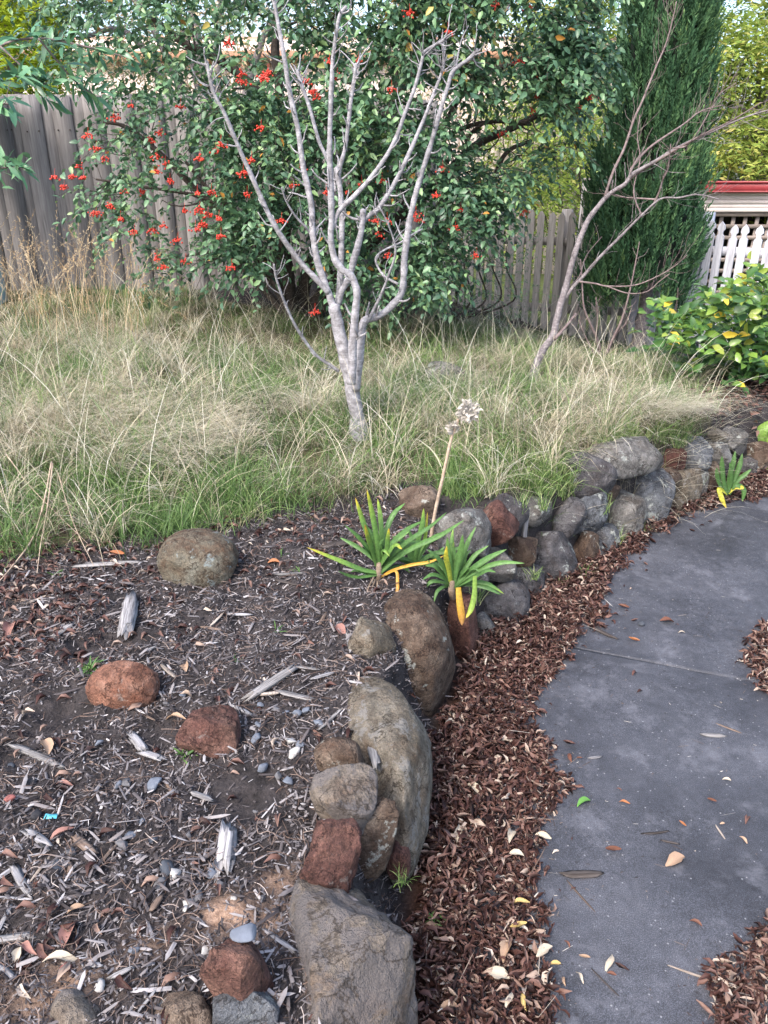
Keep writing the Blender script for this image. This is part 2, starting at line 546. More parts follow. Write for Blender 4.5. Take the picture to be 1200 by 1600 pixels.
import bisect
def height_fine(x, y):
    """height of the built ground sheet (bilinear)"""
    x = np.atleast_1d(x); y = np.atleast_1d(y)
    i = np.clip(np.searchsorted(gx, x) - 1, 0, nx - 2); j = np.clip(np.searchsorted(gy, y) - 1, 0, ny - 2)
    u = np.clip((x - gx[i]) / (gx[i + 1] - gx[i]), 0, 1); v = np.clip((y - gy[j]) / (gy[j + 1] - gy[j]), 0, 1)
    return FZ[j, i] * (1 - u) * (1 - v) + FZ[j, i + 1] * u * (1 - v) + FZ[j + 1, i] * (1 - u) * v + FZ[j + 1, i + 1] * u * v

# ---------------------------------------------------------------- path: two poured slabs with an open joint
b = NB('path_concrete')
o = b.coord('Object')
n1 = b.noise(o, 2.6, 6, 0.62, 0.4); n2_ = b.noise(o, 420, 3, 0.8); n3 = b.noise(o, 38, 6, 0.72); n4 = b.noise(o, 7, 7, 0.75, 0.25)
c = b.ramp(n1, [(0.3, (0.034, 0.035, 0.042)), (0.5, (0.058, 0.060, 0.071)), (0.72, (0.096, 0.098, 0.113))])
c = b.mix(0.85, c, b.ramp(n2_, [(0.34, 0.25), (0.53, 0.9), (0.68, 2.6)]), 'MULTIPLY')
c = b.mix(0.7, c, b.ramp(n3, [(0.3, 0.55), (0.6, 1.1), (0.8, 1.5)]), 'MULTIPLY')
c = b.mix(b.ramp(n4, [(0.53, 0.0), (0.70, 0.6)]), c, (0.155, 0.158, 0.18))
vo = b.n('ShaderNodeTexVoronoi'); vo.inputs['Scale'].default_value = 42; b.l(o, vo.inputs['Vector'])
c = b.mix(b.ramp(vo.outputs['Distance'], [(0.05, 0.7), (0.12, 0.0)]), c, (0.30, 0.30, 0.31))
v2 = b.n('ShaderNodeTexVoronoi'); v2.inputs['Scale'].default_value = 23; b.l(b.mapping(o, (1, 1, 1), (0, 0, .7)), v2.inputs['Vector'])
c = b.mix(b.ramp(v2.outputs['Distance'], [(0.06, 0.6), (0.11, 0.0)]), c, (0.02, 0.018, 0.018))
r = b.ramp(n4, [(0.3, 0.52), (0.7, 0.74)])
M_PATH = b.finish(c, r, b.bump(b.mix(0.5, n2_, n3), 0.8, 0.004), 0.4)

LP = [(700, 1700), (700, 1600), (715, 1480), (722, 1380), (735, 1280), (745, 1180), (758, 1100), (800, 1040), (850, 1000), (876, 935), (925, 884), (1008, 830), (1085, 796), (1180, 766), (1400, 722)]
RP = [(1290, 2100), (1270, 1800), (1262, 1580), (1262, 1440), (1268, 1330), (1276, 1230), (1290, 1135), (1330, 1085), (1370, 1040), (1430, 985), (1480, 930), (1560, 890), (1620, 870), (1720, 850), (1900, 815)]
Lw = np.array([PZ(a, c_, 0)[:2] for a, c_ in LP]); Rw = np.array([PZ(a, c_, 0)[:2] for a, c_ in RP])
PATH_TOP = 0.014
def path_slab(L, R, name, parent):
    L = smooth_line(np.c_[L, np.zeros(len(L))], 8)[:, :2]; R = smooth_line(np.c_[R, np.zeros(len(R))], 8)[:, :2]
    m = 26; V = []
    for k in range(len(L)):
        for i in range(m):
            t = i / (m - 1); p = L[k] * (1 - t) + R[k] * t
            z = PATH_TOP
            V.append((p[0], p[1], z))
    V = np.array(V); n = len(L)
    V[:, 2] += 0.0012 * n2(V[:, 0], V[:, 1], 4, 9)
    Q = [(k * m + i, k * m + i + 1, (k + 1) * m + i + 1, (k + 1) * m + i) for k in range(n - 1) for i in range(m - 1)]
    # rim going down
    ring = [k * m for k in range(n)] + [(n - 1) * m + i for i in range(1, m)] + [k * m + m - 1 for k in range(n - 2, -1, -1)] + [i for i in range(m - 2, 0, -1)]
    base = len(V); low = V[ring].copy(); low[:, 2] = -0.05
    V = np.vstack([V, low])
    for j in range(len(ring)):
        j2 = (j + 1) % len(ring)
        Q.append((ring[j], ring[j2], base + j2, base + j))
    return thing_mesh(name, V, np.array(Q), None, M_PATH, parent=parent, base=np.zeros(3), smooth=False)
path = link('path', None); path['kind'] = 'structure'
J_L, J_R = PZ(835, 1004, 0)[:2], PZ(1276, 1092, 0)[:2]
jn = (J_R - J_L) / np.linalg.norm(J_R - J_L); jp = np.array([-jn[1], jn[0]]) * 0.002
path_slab(np.vstack([Lw[:8], J_L - jp]), np.vstack([Rw[:8], J_R - jp])[:9], 'slab', path)
path_slab(np.vstack([J_L + jp, Lw[8:]]), np.vstack([J_R + jp, Rw[8:]]), 'slab', path)

# ================================================================ ROCKS
M_RGREY = m_rock('rock_grey', (0.094, 0.092, 0.087), (0.173, 0.164, 0.155), (0.263, 0.252, 0.234), lich=0.2)
M_RDARK = m_rock('rock_dark_grey', (0.051, 0.049, 0.053), (0.099, 0.094, 0.099), (0.169, 0.160, 0.160), lich=0.1)
M_RBROWN = m_rock('rock_brown', (0.062, 0.040, 0.030), (0.135, 0.095, 0.070), (0.211, 0.163, 0.126), lich=0.1)
M_RRED = m_rock('rock_red', (0.064, 0.030, 0.025), (0.133, 0.064, 0.052), (0.207, 0.113, 0.086), (0.207, 0.172, 0.155), lich=0.05)
M_RTAN = m_rock('rock_tan', (0.110, 0.091, 0.067), (0.186, 0.158, 0.122), (0.269, 0.238, 0.190), (0.238, 0.229, 0.214), lich=0.3, spots=0.7)
M_RBLUE = m_rock('rock_blue_grey', (0.078, 0.082, 0.090), (0.139, 0.146, 0.160), (0.212, 0.221, 0.233), lich=0.25)
M_RORANGE = m_rock('rock_orange', (0.137, 0.063, 0.044), (0.265, 0.128, 0.086), (0.352, 0.205, 0.152), (0.293, 0.244, 0.215), lich=0.15, spots=0.4)
M_RMOSS = m_rock('rock_mossy', (0.105, 0.068, 0.045), (0.165, 0.142, 0.105), (0.215, 0.205, 0.165), (0.26, 0.31, 0.31), lich=0.12)
M_RSAND = m_rock('rock_grey_core', (0.121, 0.103, 0.086), (0.173, 0.143, 0.116), (0.233, 0.194, 0.160), (0.113, 0.103, 0.103), lich=0.6, sc=0.7)

def rock_geo(seed, level=4, cuts=8, cut=(0.72, 0.96), amp=0.05, freq=1.6, hard=0.9, boxy=2.3):
    V, T = ico(level); V = V.copy(); r = np.random.default_rng(seed)
    V = V / ((np.abs(V) ** boxy).sum(1) ** (1 / boxy))[:, None]
    for _ in range(cuts):
        n = r.normal(size=3); n /= np.linalg.norm(n); d = r.uniform(*cut)
        over = np.maximum(V @ n - d, 0)
        V -= n * (over * hard)[:, None]
    k = 1 + amp * fbm(V * freq, seed, 3) + amp * 0.22 * fbm(V * freq * 5, seed + 9, 3)
    k += 0.020 * fbm(V * 9, seed + 3, 3) - 0.030 * np.exp(-(fbm(V * 1.5, seed + 31, 2) / 0.035) ** 2) * (amp > 0.04)
    if amp > 0.09:                      # broken, craggy stone: shallow cracks and steps
        k -= 0.05 * (np.abs(fbm(V * 2.4, seed + 31, 2)) < 0.06)
    V = V * k[:, None]
    lo, hi = V.min(0), V.max(0)
    V = (V - (lo + hi) / 2) / ((hi - lo) / 2)
    return V, T

ROCKS = []
def rock(label, cx, cy, w, h, mat, mode='wall', depth=0.85, tilt=0, yaw=0, pitch=0, cuts=7, cut=(0.74, 0.97), amp=0.05,
         seed=None, level=4, sink=0.0, group=None, name='rock', inset=0.3, cat='rock', freq=1.6, push=0.0):
    seed = seed if seed is not None else int(cx * 7 + cy)
    d = ray(cx, cy)
    if mode == 'wall':
        t = np.arange(0.9, 9, 0.004)
        P = np.array([0, 0, CAM_H]) + t[:, None] * d
        sd = sdist(P[:, 0], P[:, 1])
        ok = (sd > 0.01 + 0.28 * np.clip(P[:, 2], 0, 1) + inset * w * t / FPX * 0.5 + push) | (P[:, 2] < 0.01)
        c = P[int(np.argmax(ok))]
    elif mode == 'bed':                 # rests on the ground: bottom pixel gives the foot
        f = G(cx, cy + h * 0.5 * 0.72)
        c = None
        dd = axis_depth(f) * h / FPX
        c = PY(cx, cy, f[1] + 0.30 * dd)
    else:
        c = PZ(cx, cy, mode)
    t = axis_depth(c)
    th = math.atan2(-d[2], d[1])
    sx = w * t / FPX / 2; hm = h * t / FPX / 2
    sy = min(sx * depth, 0.85 * hm / math.sin(th))
    sz = math.sqrt(max(hm * hm - (sy * math.sin(th)) ** 2, (0.3 * hm) ** 2)) / math.cos(th)
    V, T = rock_geo(seed, level, cuts, cut, amp, freq, 0.9, 2.3 if cuts < 7 else 3.2)
    R = Euler((math.radians(pitch), math.radians(tilt), math.radians(yaw)), 'XYZ').to_matrix()
    V = V * np.array([sx, sy, sz])
    me = mesh(name, V @ np.array(R).T, None, T, mat)
    o = link(name, me, None, c - np.array([0, 0, sink]), label, cat, group)
    ROCKS.append((c, sx, sy, sz))
    return o

def rock_at(label, c, s, mat, rot=(0, 0, 0), seed=1, level=5, cuts=6, cut=(0.7, 0.95), amp=0.04, group=None, freq=1.6, name='rock', warp=None, boxy=2.3):
    V, T = rock_geo(seed, level, cuts, cut, amp, freq, 0.9, boxy)
    V = V * np.array(s)
    if warp: V = warp(V)
    R = Euler([math.radians(a) for a in rot], 'XYZ').to_matrix()
    me = mesh(name, V @ np.array(R).T, None, T, mat)
    return link(name, me, None, c, label, 'rock', group)

GB = 'loose round rocks on the mulch'
GE = 'rocks edging the near bed'
GW = 'rocks of the garden retaining wall'
rock('largest egg-shaped rock on the mulch, mossy brown with a pale blue-grey lichen patch', 310, 877, 126, 97, M_RMOSS, 'bed', 0.8, cuts=3, cut=(0.85, 0.97), amp=0.035, level=5, group=GB, tilt=3, seed=5)
rock('orange-brown oval rock on dark soil, smallest and leftmost of three loose rocks', 192, 1074, 112, 82, M_RORANGE, 'bed', 0.7, tilt=-8, cuts=4, cut=(0.84, 0.97), amp=0.035, level=5, group=GB, seed=8)
rock('reddish brown angular round rock with a cracked face, below the orange oval one', 326, 1145, 97, 87, M_RRED, 'bed', 0.9, tilt=-10, cuts=9, cut=(0.78, 0.93), amp=0.05, level=5, group=GB, seed=13)

# near edge
rock('flat tan wedge rock behind the top of the tall smooth brown boulder', 583, 1004, 78, 66, M_RTAN, 0.33, 0.9, tilt=28, cuts=10, cut=(0.5, 0.85), amp=0.06, group=GE, seed=3)
def lean_e(V):
    V = V.copy(); z = V[:, 2]
    V[:, 0] *= 1 - 0.42 * np.clip(-z / 0.2, 0, 1)
    V[:, 0] += 0.03 * (-z / 0.2)
    return V
def bend_d(V):
    V = V.copy(); y = V[:, 1] / 0.3
    V[:, 0] *= 1 - 0.42 * np.clip(-y, 0, 1) + 0.12 * np.clip(y, 0, 1)
    V[:, 0] += -0.125 * y ** 2 * (y > 0) + 0.025 * np.clip(-y, 0, 1)
    V[:, 0] *= 1 + .14 * np.clip(y, 0, 1)
    return V
pE = PZ(655, 1022, 0.175)
rock_at('tall smooth brown boulder standing upright beneath the strap-leaved plants', pE + np.array([0, 0.03, -0.055]), (0.124, 0.175, 0.27), M_RBROWN, (14, 0, 0), seed=41, cuts=5, cut=(0.86, 0.98), amp=0.03, group=GE, warp=lean_e)
pD = PZ(598, 1205, 0.15)
rock_at('longest smooth grey-tan boulder curving down beside the brown leaf litter', pD, (0.132, 0.30, 0.205), M_RTAN, (0, 0, 2), seed=22, cuts=5, cut=(0.85, 0.98), amp=0.03, group=GE, warp=bend_d)
rock('small oblong orange-brown rock wedged beside the longest grey-tan boulder', 531, 1182, 84, 58, M_RBROWN, 0.36, 0.6, tilt=16, cuts=5, cut=(0.8, 0.95), group=GE, seed=17)
rock('medium flat-topped rock with a dark grey patch below the small oblong one', 535, 1250, 106, 96, M_RSAND, 0.345, 0.9, tilt=14, cuts=9, cut=(0.66, 0.9), amp=0.05, level=5, group=GE, seed=62)
rock('upright brown block half hidden behind the dark red craggy rock', 578, 1312, 74, 116, M_RBROWN, 0.25, 0.9, tilt=10, cuts=9, cut=(0.65, 0.9), amp=0.06, group=GE, seed=28)
rock('dark red craggy rock with a hollow underneath at the bed edge', 517, 1343, 106, 110, M_RRED, 0.335, 0.9, tilt=-8, cuts=12, cut=(0.6, 0.88), amp=0.10, level=5, group=GE, seed=33)
rock_at('large squared grey and tan boulder at the bottom edge of the photo', PZ(528, 1575, 0.165), (0.155, 0.21, 0.19), M_RSAND, (10, 4, -12), seed=46, cuts=16, cut=(0.62, 0.92), amp=0.06, group=GE, boxy=4.0)
rock('red-brown pyramid rock with a pale stone resting on its peak', 373, 1518, 108, 120, M_RRED, 0.36, 0.9, tilt=0, cuts=10, cut=(0.55, 0.85), amp=0.07, level=5, group=GE, seed=47)
rock('smooth grey block beneath the red-brown pyramid rock', 380, 1580, 110, 96, M_RBLUE, 0.31, 0.8, tilt=20, cuts=9, cut=(0.6, 0.85), amp=0.02, group=GE, seed=48)
rock('rough brown rock half buried near the bottom left corner', 122, 1596, 92, 84, M_RSAND, 0.315, 0.9, cuts=9, cut=(0.65, 0.9), amp=0.07, group=GE, seed=50)
rock('knobbly brown rock at the bottom edge left of the pyramid rock', 278, 1600, 118, 84, M_RBROWN, 0.315, 0.8, cuts=9, cut=(0.65, 0.9), amp=0.09, group=GE, seed=53)
rock('small dark red stone down in the crevice beside the longest boulder', 622, 1345, 40, 56, M_RRED, 0.15, 1.0, cuts=5, group=GE, seed=54)

# the wall, from the tall boulder round to the right
W = [
 ('narrow dark red-brown rock standing just right of the tall smooth brown boulder', 722, 985, 40, 100, M_RRED, {}),
 ('small pale grey-brown stone standing alone at the foot of the wall', 758, 986, 36, 44, M_RGREY, {}),
 ('round dark grey rock at the wall foot above the small pale stone', 786, 948, 70, 76, M_RDARK, dict(cuts=3, cut=(.85, .97))),
 ('small dark grey round rock between the two bigger dark foot rocks', 822, 916, 50, 60, M_RDARK, dict(cuts=3)),
 ('big squat dark grey rock at the foot of the wall, wider than its neighbours', 858, 874, 74, 82, M_RDARK, dict(level=5)),
 ('small cracked brown-grey rock above the big squat dark one', 812, 858, 46, 44, M_RBROWN, {}),
 ('rounded grey-brown rock behind the strap-leaved plants, left end of the top row', 726, 834, 76, 78, M_RGREY, dict(level=5)),
 ('rust red wedge rock in the top row beside the rounded grey-brown one', 771, 824, 52, 64, M_RRED, dict(tilt=38, cuts=10, cut=(.6, .88))),
 ('dark grey rock leaning right behind the rust red wedge', 791, 806, 52, 52, M_RDARK, dict(tilt=30)),
 ('squared brown block half sunk at the grass edge beside the dried flower stalk', 655, 788, 56, 50, M_RBROWN, dict(mode='bed', cuts=10, cut=(.6, .88))),
 ('low flat grey rock partly under the strap leaves', 770, 880, 66, 44, M_RGREY, {}),
 ('small low grey rock among leaves behind the tall brown boulder', 742, 912, 34, 46, M_RDARK, {}),
 ('small grey-brown rock beside the pale strip of weathered wood', 837, 800, 42, 38, M_RGREY, {}),
 ('dark cube-like rock with a straight right side in the top row', 886, 816, 50, 62, M_RDARK, dict(cuts=11, cut=(.6, .86))),
 ('tall leaning grey rock with lichen and grass growing over it', 920, 800, 50, 66, M_RBLUE, dict(tilt=20)),
 ('blue-grey rounded rock below the tall leaning lichen rock', 940, 848, 46, 50, M_RBLUE, {}),
 ('rusty brown block low in the wall left of the blue-grey rounded rock', 911, 862, 42, 52, M_RBROWN, dict(cuts=10, cut=(.62, .88))),
 ('grey-brown rock with a pointed right shoulder at the foot of the wall by the path', 972, 808, 60, 66, M_RGREY, dict(level=5, tilt=14)),
 ('dark rounded rock with a chipped top at the left end of the long capstone', 914, 742, 76, 60, M_RDARK, dict(tilt=14)),
 ('small brown rock wedged under the rounded rock beside the capstone', 944, 770, 40, 36, M_RBROWN, {}),
 ('long flat grey-brown capstone lying along the top of the wall', 974, 717, 124, 52, M_RGREY, dict(tilt=-4, depth=.42, cuts=9, cut=(.7, .95), level=5, yaw=24, inset=-.12)),
 ('largest smooth grey rock standing at the foot of the wall under the capstone', 1013, 779, 66, 84, M_RBLUE, dict(level=5, cuts=4, cut=(.84, .97), tilt=8)),
 ('small dull red block in the top row right of the capstone', 1047, 719, 38, 36, M_RRED, dict(cuts=10, cut=(.6, .86))),
 ('thin brown wedge rock overhanging a dark gap right of the largest smooth rock', 1038, 744, 48, 30, M_RBROWN, dict(tilt=24)),
 ('blue-grey rounded rock in the top row right of the dull red block', 1081, 706, 52, 44, M_RBLUE, {}),
 ('bulky grey-brown rock with a flat top right of the largest smooth one', 1064, 768, 50, 66, M_RTAN, dict(level=5, cuts=9, cut=(.74,.95))),
 ('slim grey rock squeezed between two brownish wall rocks', 1092, 757, 26, 54, M_RGREY, {}),
 ('brown upright rock directly left of the drooping young strap-leaved plant', 1112, 752, 30, 50, M_RBROWN, dict(cuts=10, cut=(.66, .9))),
 ('mid grey rounded rock above the drooping young strap-leaved plant', 1122, 714, 42, 48, M_RGREY, {}),
 ('grey rock lying sideways at the right end of the top row', 1142, 687, 48, 36, M_RGREY, dict(tilt=22)),
 ('small dark round rock behind the drooping young strap-leaved plant', 1165, 731, 30, 34, M_RDARK, {}),
 ('brown rock under the broad-leaved plant at the right edge', 1184, 712, 36, 40, M_RBROWN, {}),
 ('flat tan stone edging the grass above the right part of the wall', 1100, 676, 60, 30, M_RTAN, dict(tilt=6, push=.06)),
 ('grey rock in the shade of the leafy bush at the right edge', 1176, 658, 40, 34, M_RGREY, dict(push=.15)),
]
for (lab, cx, cy, w, h, mt, kw) in W:
    kw = dict(kw); kw.setdefault('tilt', random.uniform(-8, 8)); kw.setdefault('amp', 0.055)
    if 'cuts' not in kw: kw['cuts'] = 12; kw['cut'] = (0.66, 0.92)
    kw['level'] = 4; kw.setdefault('yaw', random.uniform(-25, 25))
    rock(lab, cx, cy, w * 1.2, h * 1.2, mt, group=GW, **kw)
rock('flat pale grey stone showing through the grass left of the leaning bare tree', 697, 583, 66, 34, M_RGREY, 'bed', 0.8, cuts=8, cut=(.6, .9), group='stones lying in the long grass', seed=91)

# ================================================================ FENCES AND BUILDINGS
M_PALING = m_wood('weathered_paling', (0.15, 0.138, 0.135), (0.215, 0.20, 0.196), (0.285, 0.27, 0.262), 'Z', 1.0)
M_PICKET = m_wood('weathered_picket', (0.20, 0.185, 0.175), (0.32, 0.30, 0.285), (0.44, 0.41, 0.39), 'Z', 1.6)
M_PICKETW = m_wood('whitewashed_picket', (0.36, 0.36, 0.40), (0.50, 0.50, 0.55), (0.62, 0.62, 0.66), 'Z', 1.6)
M_RAIL = m_wood('weathered_rail', (0.13, 0.115, 0.105), (0.20, 0.18, 0.165), (0.28, 0.25, 0.23), 'X', 1.0)
M_NAIL = m_plain('rusty_nail', (0.05, 0.035, 0.03), 0.6)

# tall paling fence, left: runs along the back
FA, FB = np.array([-8.5, 6.35]), np.array([0.55, 7.75])
fd = (FB - FA) / np.linalg.norm(FB - FA); fn = np.array([fd[1], -fd[0]]); fang = math.atan2(fd[1], fd[0])
pf = empty('paling_fence', (*FA, 0.3), 'tall grey weathered timber paling fence behind the berry shrub', 'fence')
pm = {}
for v in range(4):
    w_, h_, t_ = 0.155 + 0.008 * v, 1.9, 0.014
    nseg = 14
    zs = np.linspace(0, h_, nseg)
    V = []
    for z in zs:
        wob = 0.0025 * math.sin(z * (2.1 + v) + v)
        for (sx, sy) in ((-1, -1), (1, -1), (1, 1), (-1, 1)):
            V.append((sx * w_ / 2 + wob, sy * t_ / 2 + 0.004 * math.sin(z * 1.3 + v * 2) * sx, z))
    V = np.array(V)
    V[-4:, 2] += np.array([0, 0.006, 0.006, 0]) * (v - 1.5)
    Q = [(3, 2, 1, 0)] + [(i * 4 + j, i * 4 + (j + 1) % 4, i * 4 + 4 + (j + 1) % 4, i * 4 + 4 + j) for i in range(nseg - 1) for j in range(4)] + [((nseg - 1) * 4 + k) for k in range(4)] [:0]
    Q = Q + [((nseg - 1) * 4, (nseg - 1) * 4 + 1, (nseg - 1) * 4 + 2, (nseg - 1) * 4 + 3)]
    pm[v] = mesh('paling', V, np.array(Q), None, M_PALING, None, False)
length = np.linalg.norm(FB - FA); n_pal = int(length / 0.125)
tops = lambda s: 2.20 + 0.012 * math.sin(s * 2.0)
rr = random.Random(3)
for k in range(n_pal):
    s = k * 0.125; p = FA + fd * s + fn * (0.0145 if k % 2 else 0.0)
    zt = tops(s) + rr.uniform(-0.006, 0.006)
    o = link('paling', pm[rr.randrange(4)], pf, (p[0] - FA[0], p[1] - FA[1], zt - 1.9 - 0.3))
    o.rotation_euler = (rr.uniform(-.004, .004), rr.uniform(-0.004, 0.004), fang + rr.uniform(-.02, .02))
for z in (1.92, 1.05):
    c = (FA + FB) / 2 - fn * 0.035
    thing_mesh('rail', box((c[0], c[1], z), (length, 0.04, 0.075), fang), BOXQ, None, M_RAIL, parent=pf, smooth=False)
A = Acc()
for k in range(n_pal):
    for dx in (-0.05, 0.045):
        for z in (1.925,):
            s = k * 0.125 + dx; p = FA + fd * s + fn * (0.028 if k % 2 else 0.012)
            A.add(box((p[0], p[1], z + rr.uniform(-.012, .012)), (0.010, 0.006, 0.010), fang), BOXQ)
o_ = A.obj('nails', M_NAIL, False, parent=pf, kind='stuff')

# picket fences, right
def picket_mesh(mat, h, w, t, style):
    if style == 'point':
        prof = [(-w / 2, 0), (w / 2, 0), (w / 2, h - 0.035), (0.008, h), (-0.008, h), (-w / 2, h - 0.035)]
    else:       # shouldered head
        prof = [(-w / 2, 0), (w / 2, 0), (w / 2, h - 0.115), (w * 0.28, h - 0.10), (w * 0.28, h - 0.078), (w / 2, h - 0.06), (w * .40, h - 0.03), (0, h), (-w * .40, h - 0.03), (-w / 2, h - 0.06), (-w * 0.28, h - 0.078), (-w * 0.28, h - 0.10), (-w / 2, h - 0.115)]
    bm = bmesh.new()
    vs = [bm.verts.new((x, -t / 2, z)) for x, z in prof]
    f = bm.faces.new(vs)
    e = bmesh.ops.extrude_face_region(bm, geom=[f])
    for g in e['geom']:
        if isinstance(g, bmesh.types.BMVert): g.co.y = t / 2
    bmesh.ops.recalc_face_normals(bm, faces=bm.faces)
    me = bpy.data.meshes.new('picket'); bm.to_mesh(me); bm.free(); me.materials.append(mat)
    return me
def picket_fence(A0, B0, zt0, zt1, pitch, mat, style, label, h, w, rails, seed, posts=(), lean=0.0, missing=()):
    A0 = np.array(A0); B0 = np.array(B0); L = np.linalg.norm(B0 - A0); d = (B0 - A0) / L; an = math.atan2(d[1], d[0]); nn = np.array([d[1], -d[0]])
    r = random.Random(seed)
    root = empty('picket_fence', (*A0, 0.1), label, 'fence')
    me = picket_mesh(mat, h, w, 0.018, style)
    n = int(L / pitch)
    for k in range(n + 1):
        if k in missing: continue
        s = k * pitch; p = A0 + d * s + nn * 0.035; zt = zt0 + (zt1 - zt0) * s / L + r.uniform(-0.012, 0.012)
        o = link('picket', me, root, (p[0] - A0[0], p[1] - A0[1], zt - h - 0.1))
        o.rotation_euler = (r.uniform(-.01, .01), lean + r.uniform(-0.012, 0.012), an)
    c = (A0 + B0) / 2
    for z in rails:
        thing_mesh('rail', box((c[0], c[1], z), (L, 0.04, 0.07), an), BOXQ, None, mat, parent=root, smooth=False)
    for s in posts:
        p = A0 + d * s - nn * 0.06
        thing_mesh('post', box((p[0], p[1], 0.62), (0.09, 0.09, 1.35), an), BOXQ, None, mat, parent=root, smooth=False)
    return root
qa, qb = PY(640, 330, 8.0), PY(1010, 332, 7.25)
picket_fence(qa[:2], qb[:2], 1.30, 1.27, 0.092, M_PICKET, 'point', 'grey weathered picket fence between the berry shrub and the tall cypress', 1.18, 0.062, (1.02, 0.42), 5, (1.5, 2.6))
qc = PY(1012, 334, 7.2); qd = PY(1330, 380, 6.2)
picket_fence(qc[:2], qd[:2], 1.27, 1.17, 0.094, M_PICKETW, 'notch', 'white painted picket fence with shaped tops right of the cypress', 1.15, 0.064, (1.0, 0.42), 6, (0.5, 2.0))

# tall grey post where the fences meet behind the cypress
gp = PY(916, 300, 7.75)
A = Acc(); A.add(box((gp[0], gp[1], 0.72), (0.075, 0.06, 1.62)), BOXQ)
A.add(box((gp[0], gp[1], 1.54), (0.09, 0.075, 0.03)), BOXQ)
A.obj('fence_post', M_PICKET, False, label='tall grey timber post rising above the weathered pickets left of the cypress', cat='post')

# open garden store with red gutter and lattice, far right
M_REDM = m_plain('red_metal', (0.30, 0.045, 0.05), 0.45, 6, 0.2, 0.05, 0.5)
M_CREAM = m_plain('cream_metal', (0.62, 0.55, 0.52), 0.5, 4, 0.1, 0.05)
M_LATT = m_wood('lattice_wood', (0.15, 0.12, 0.105), (0.24, 0.20, 0.175), (0.33, 0.28, 0.25), 'X', 1.0)
M_DARK = m_plain('dark_interior', (0.035, 0.032, 0.035), 0.9)
cp0 = PY(1096, 283, 9.2)
cx0, cy0, zt = cp0[0], cp0[1], cp0[2]
sh = empty('carport', (cx0, cy0, 0.1), 'open carport with a red gutter and timber lattice beyond the white pickets', 'carport')
W_ = 3.4
A = Acc(); A.add(box((cx0 + W_ / 2, cy0, zt - 0.055), (W_, 0.12, 0.11)), BOXQ); A.add(box((cx0 + W_ / 2, cy0 - 0.065, zt - 0.008), (W_ + .02, 0.02, 0.02)), BOXQ)
A.add(box((cx0 + W_ / 2, cy0 - 0.065, zt - 0.105), (W_ + .02, 0.016, 0.014)), BOXQ)
A.obj('gutter', M_REDM, False, parent=sh)
A = Acc()
for k in range(5):
    A.add(box((cx0 + W_ / 2, cy0 + 0.03 + 0.006 * (k % 2), zt - 0.13 - 0.042 * k), (W_, 0.03, 0.040)), BOXQ)
A.obj('fascia', M_CREAM, False, parent=sh)
zl = zt - 0.34
A = Acc(); A.add(box((cx0 + W_ / 2, cy0 + 0.06, zl), (W_, 0.05, 0.05)), BOXQ); A.obj('beam', M_LATT, False, parent=sh)
for k in range(9):
    thing_mesh('lattice_slat', box((cx0 + W_ / 2, cy0 + 0.055, zl - 0.13 - 0.12 * k), (W_, 0.012, 0.042)), BOXQ, None, M_LATT, parent=sh, smooth=False)
vm = mesh('lattice_slat', box((0, 0, 0), (0.042, 0.012, 1.3)), BOXQ, None, M_LATT, None, False)
for k in range(24):
    link('lattice_slat', vm, sh, (0.05 + k * 0.135, 0.075, zl - 0.62 - 0.1))
for dx in (0.05, 1.7, 3.3):
    thing_mesh('post', box((cx0 + dx, cy0 + 0.14, zl / 2), (0.09, 0.09, zl)), BOXQ, None, M_LATT, parent=sh, smooth=False)
V = np.array([(cx0 - .05, cy0 - 0.02, zt - .02), (cx0 + W_, cy0 - .02, zt - .02), (cx0 + W_, cy0 + 3.2, zt - .06), (cx0 - .05, cy0 + 3.2, zt - .06)])
V = np.vstack([V, V - np.array([0, 0, .03])])
thing_mesh('roof', V, BOXQ[[0, 1, 2, 3, 4, 5]], None, M_REDM, parent=sh, smooth=False)
A = Acc(); A.add(box((cx0 + W_ / 2, cy0 + 3.1, zt / 2), (W_, 0.08, zt)), BOXQ); A.add(box((cx0 + W_ + .02, cy0 + 1.6, zt / 2), (0.08, 3.0, zt)), BOXQ)
A.obj('back_wall', M_DARK, False, parent=sh)

# neighbour's house seen in glimpses through the shrub
M_HWALL = m_plain('pale_cladding', (0.80, 0.68, 0.62), 0.8, 3, 0.12, 0.1)
M_HBRICK = m_plain('terracotta_tiles', (0.50, 0.27, 0.18), 0.85, 8, 0.3, 0.3)
M_GLASS = m_plain('window_glass', (0.04, 0.05, 0.06), 0.08, 3, 0.1, 0.0, 0.8)
M_WHITE = m_plain('white_trim', (0.78, 0.78, 0.78), 0.6, 6, 0.08, 0.05)
hs = empty('house', (-2.6, 12.5, 0.1), 'pale clad house with a terracotta roof seen through gaps above the paling fence', 'house')
hx0, hx1, hy = -5.2, 3.6, 12.5
A = Acc(); A.add(box(((hx0 + hx1) / 2, hy + 2, 1.7), (hx1 - hx0, 4, 3.2)), BOXQ); A.obj('wall', M_HWALL, False, parent=hs)
bd = mesh('cladding_board', box((0, 0, 0), (0.135, 0.022, 3.1)), BOXQ, None, M_HWALL, None, False)
for k in range(int((hx1 - hx0) / 0.15)):
    x = hx0 + 0.08 + k * 0.15
    if -0.75 < x < 0.95: continue
    link('cladding_board', bd, hs, (x + 2.6, -0.013, 1.6))
wf = thing_mesh('window', box((0.1, hy - 0.03, 1.55), (1.5, 0.08, 1.3)), BOXQ, None, M_WHITE, parent=hs, smooth=False)
base = np.array(wf.location) + np.array(hs.location)
me = mesh('pane', box((0.1, hy - 0.075, 1.55), (1.34, 0.02, 1.14)) - base, BOXQ, None, M_GLASS, None, False)
link('pane', me, wf)
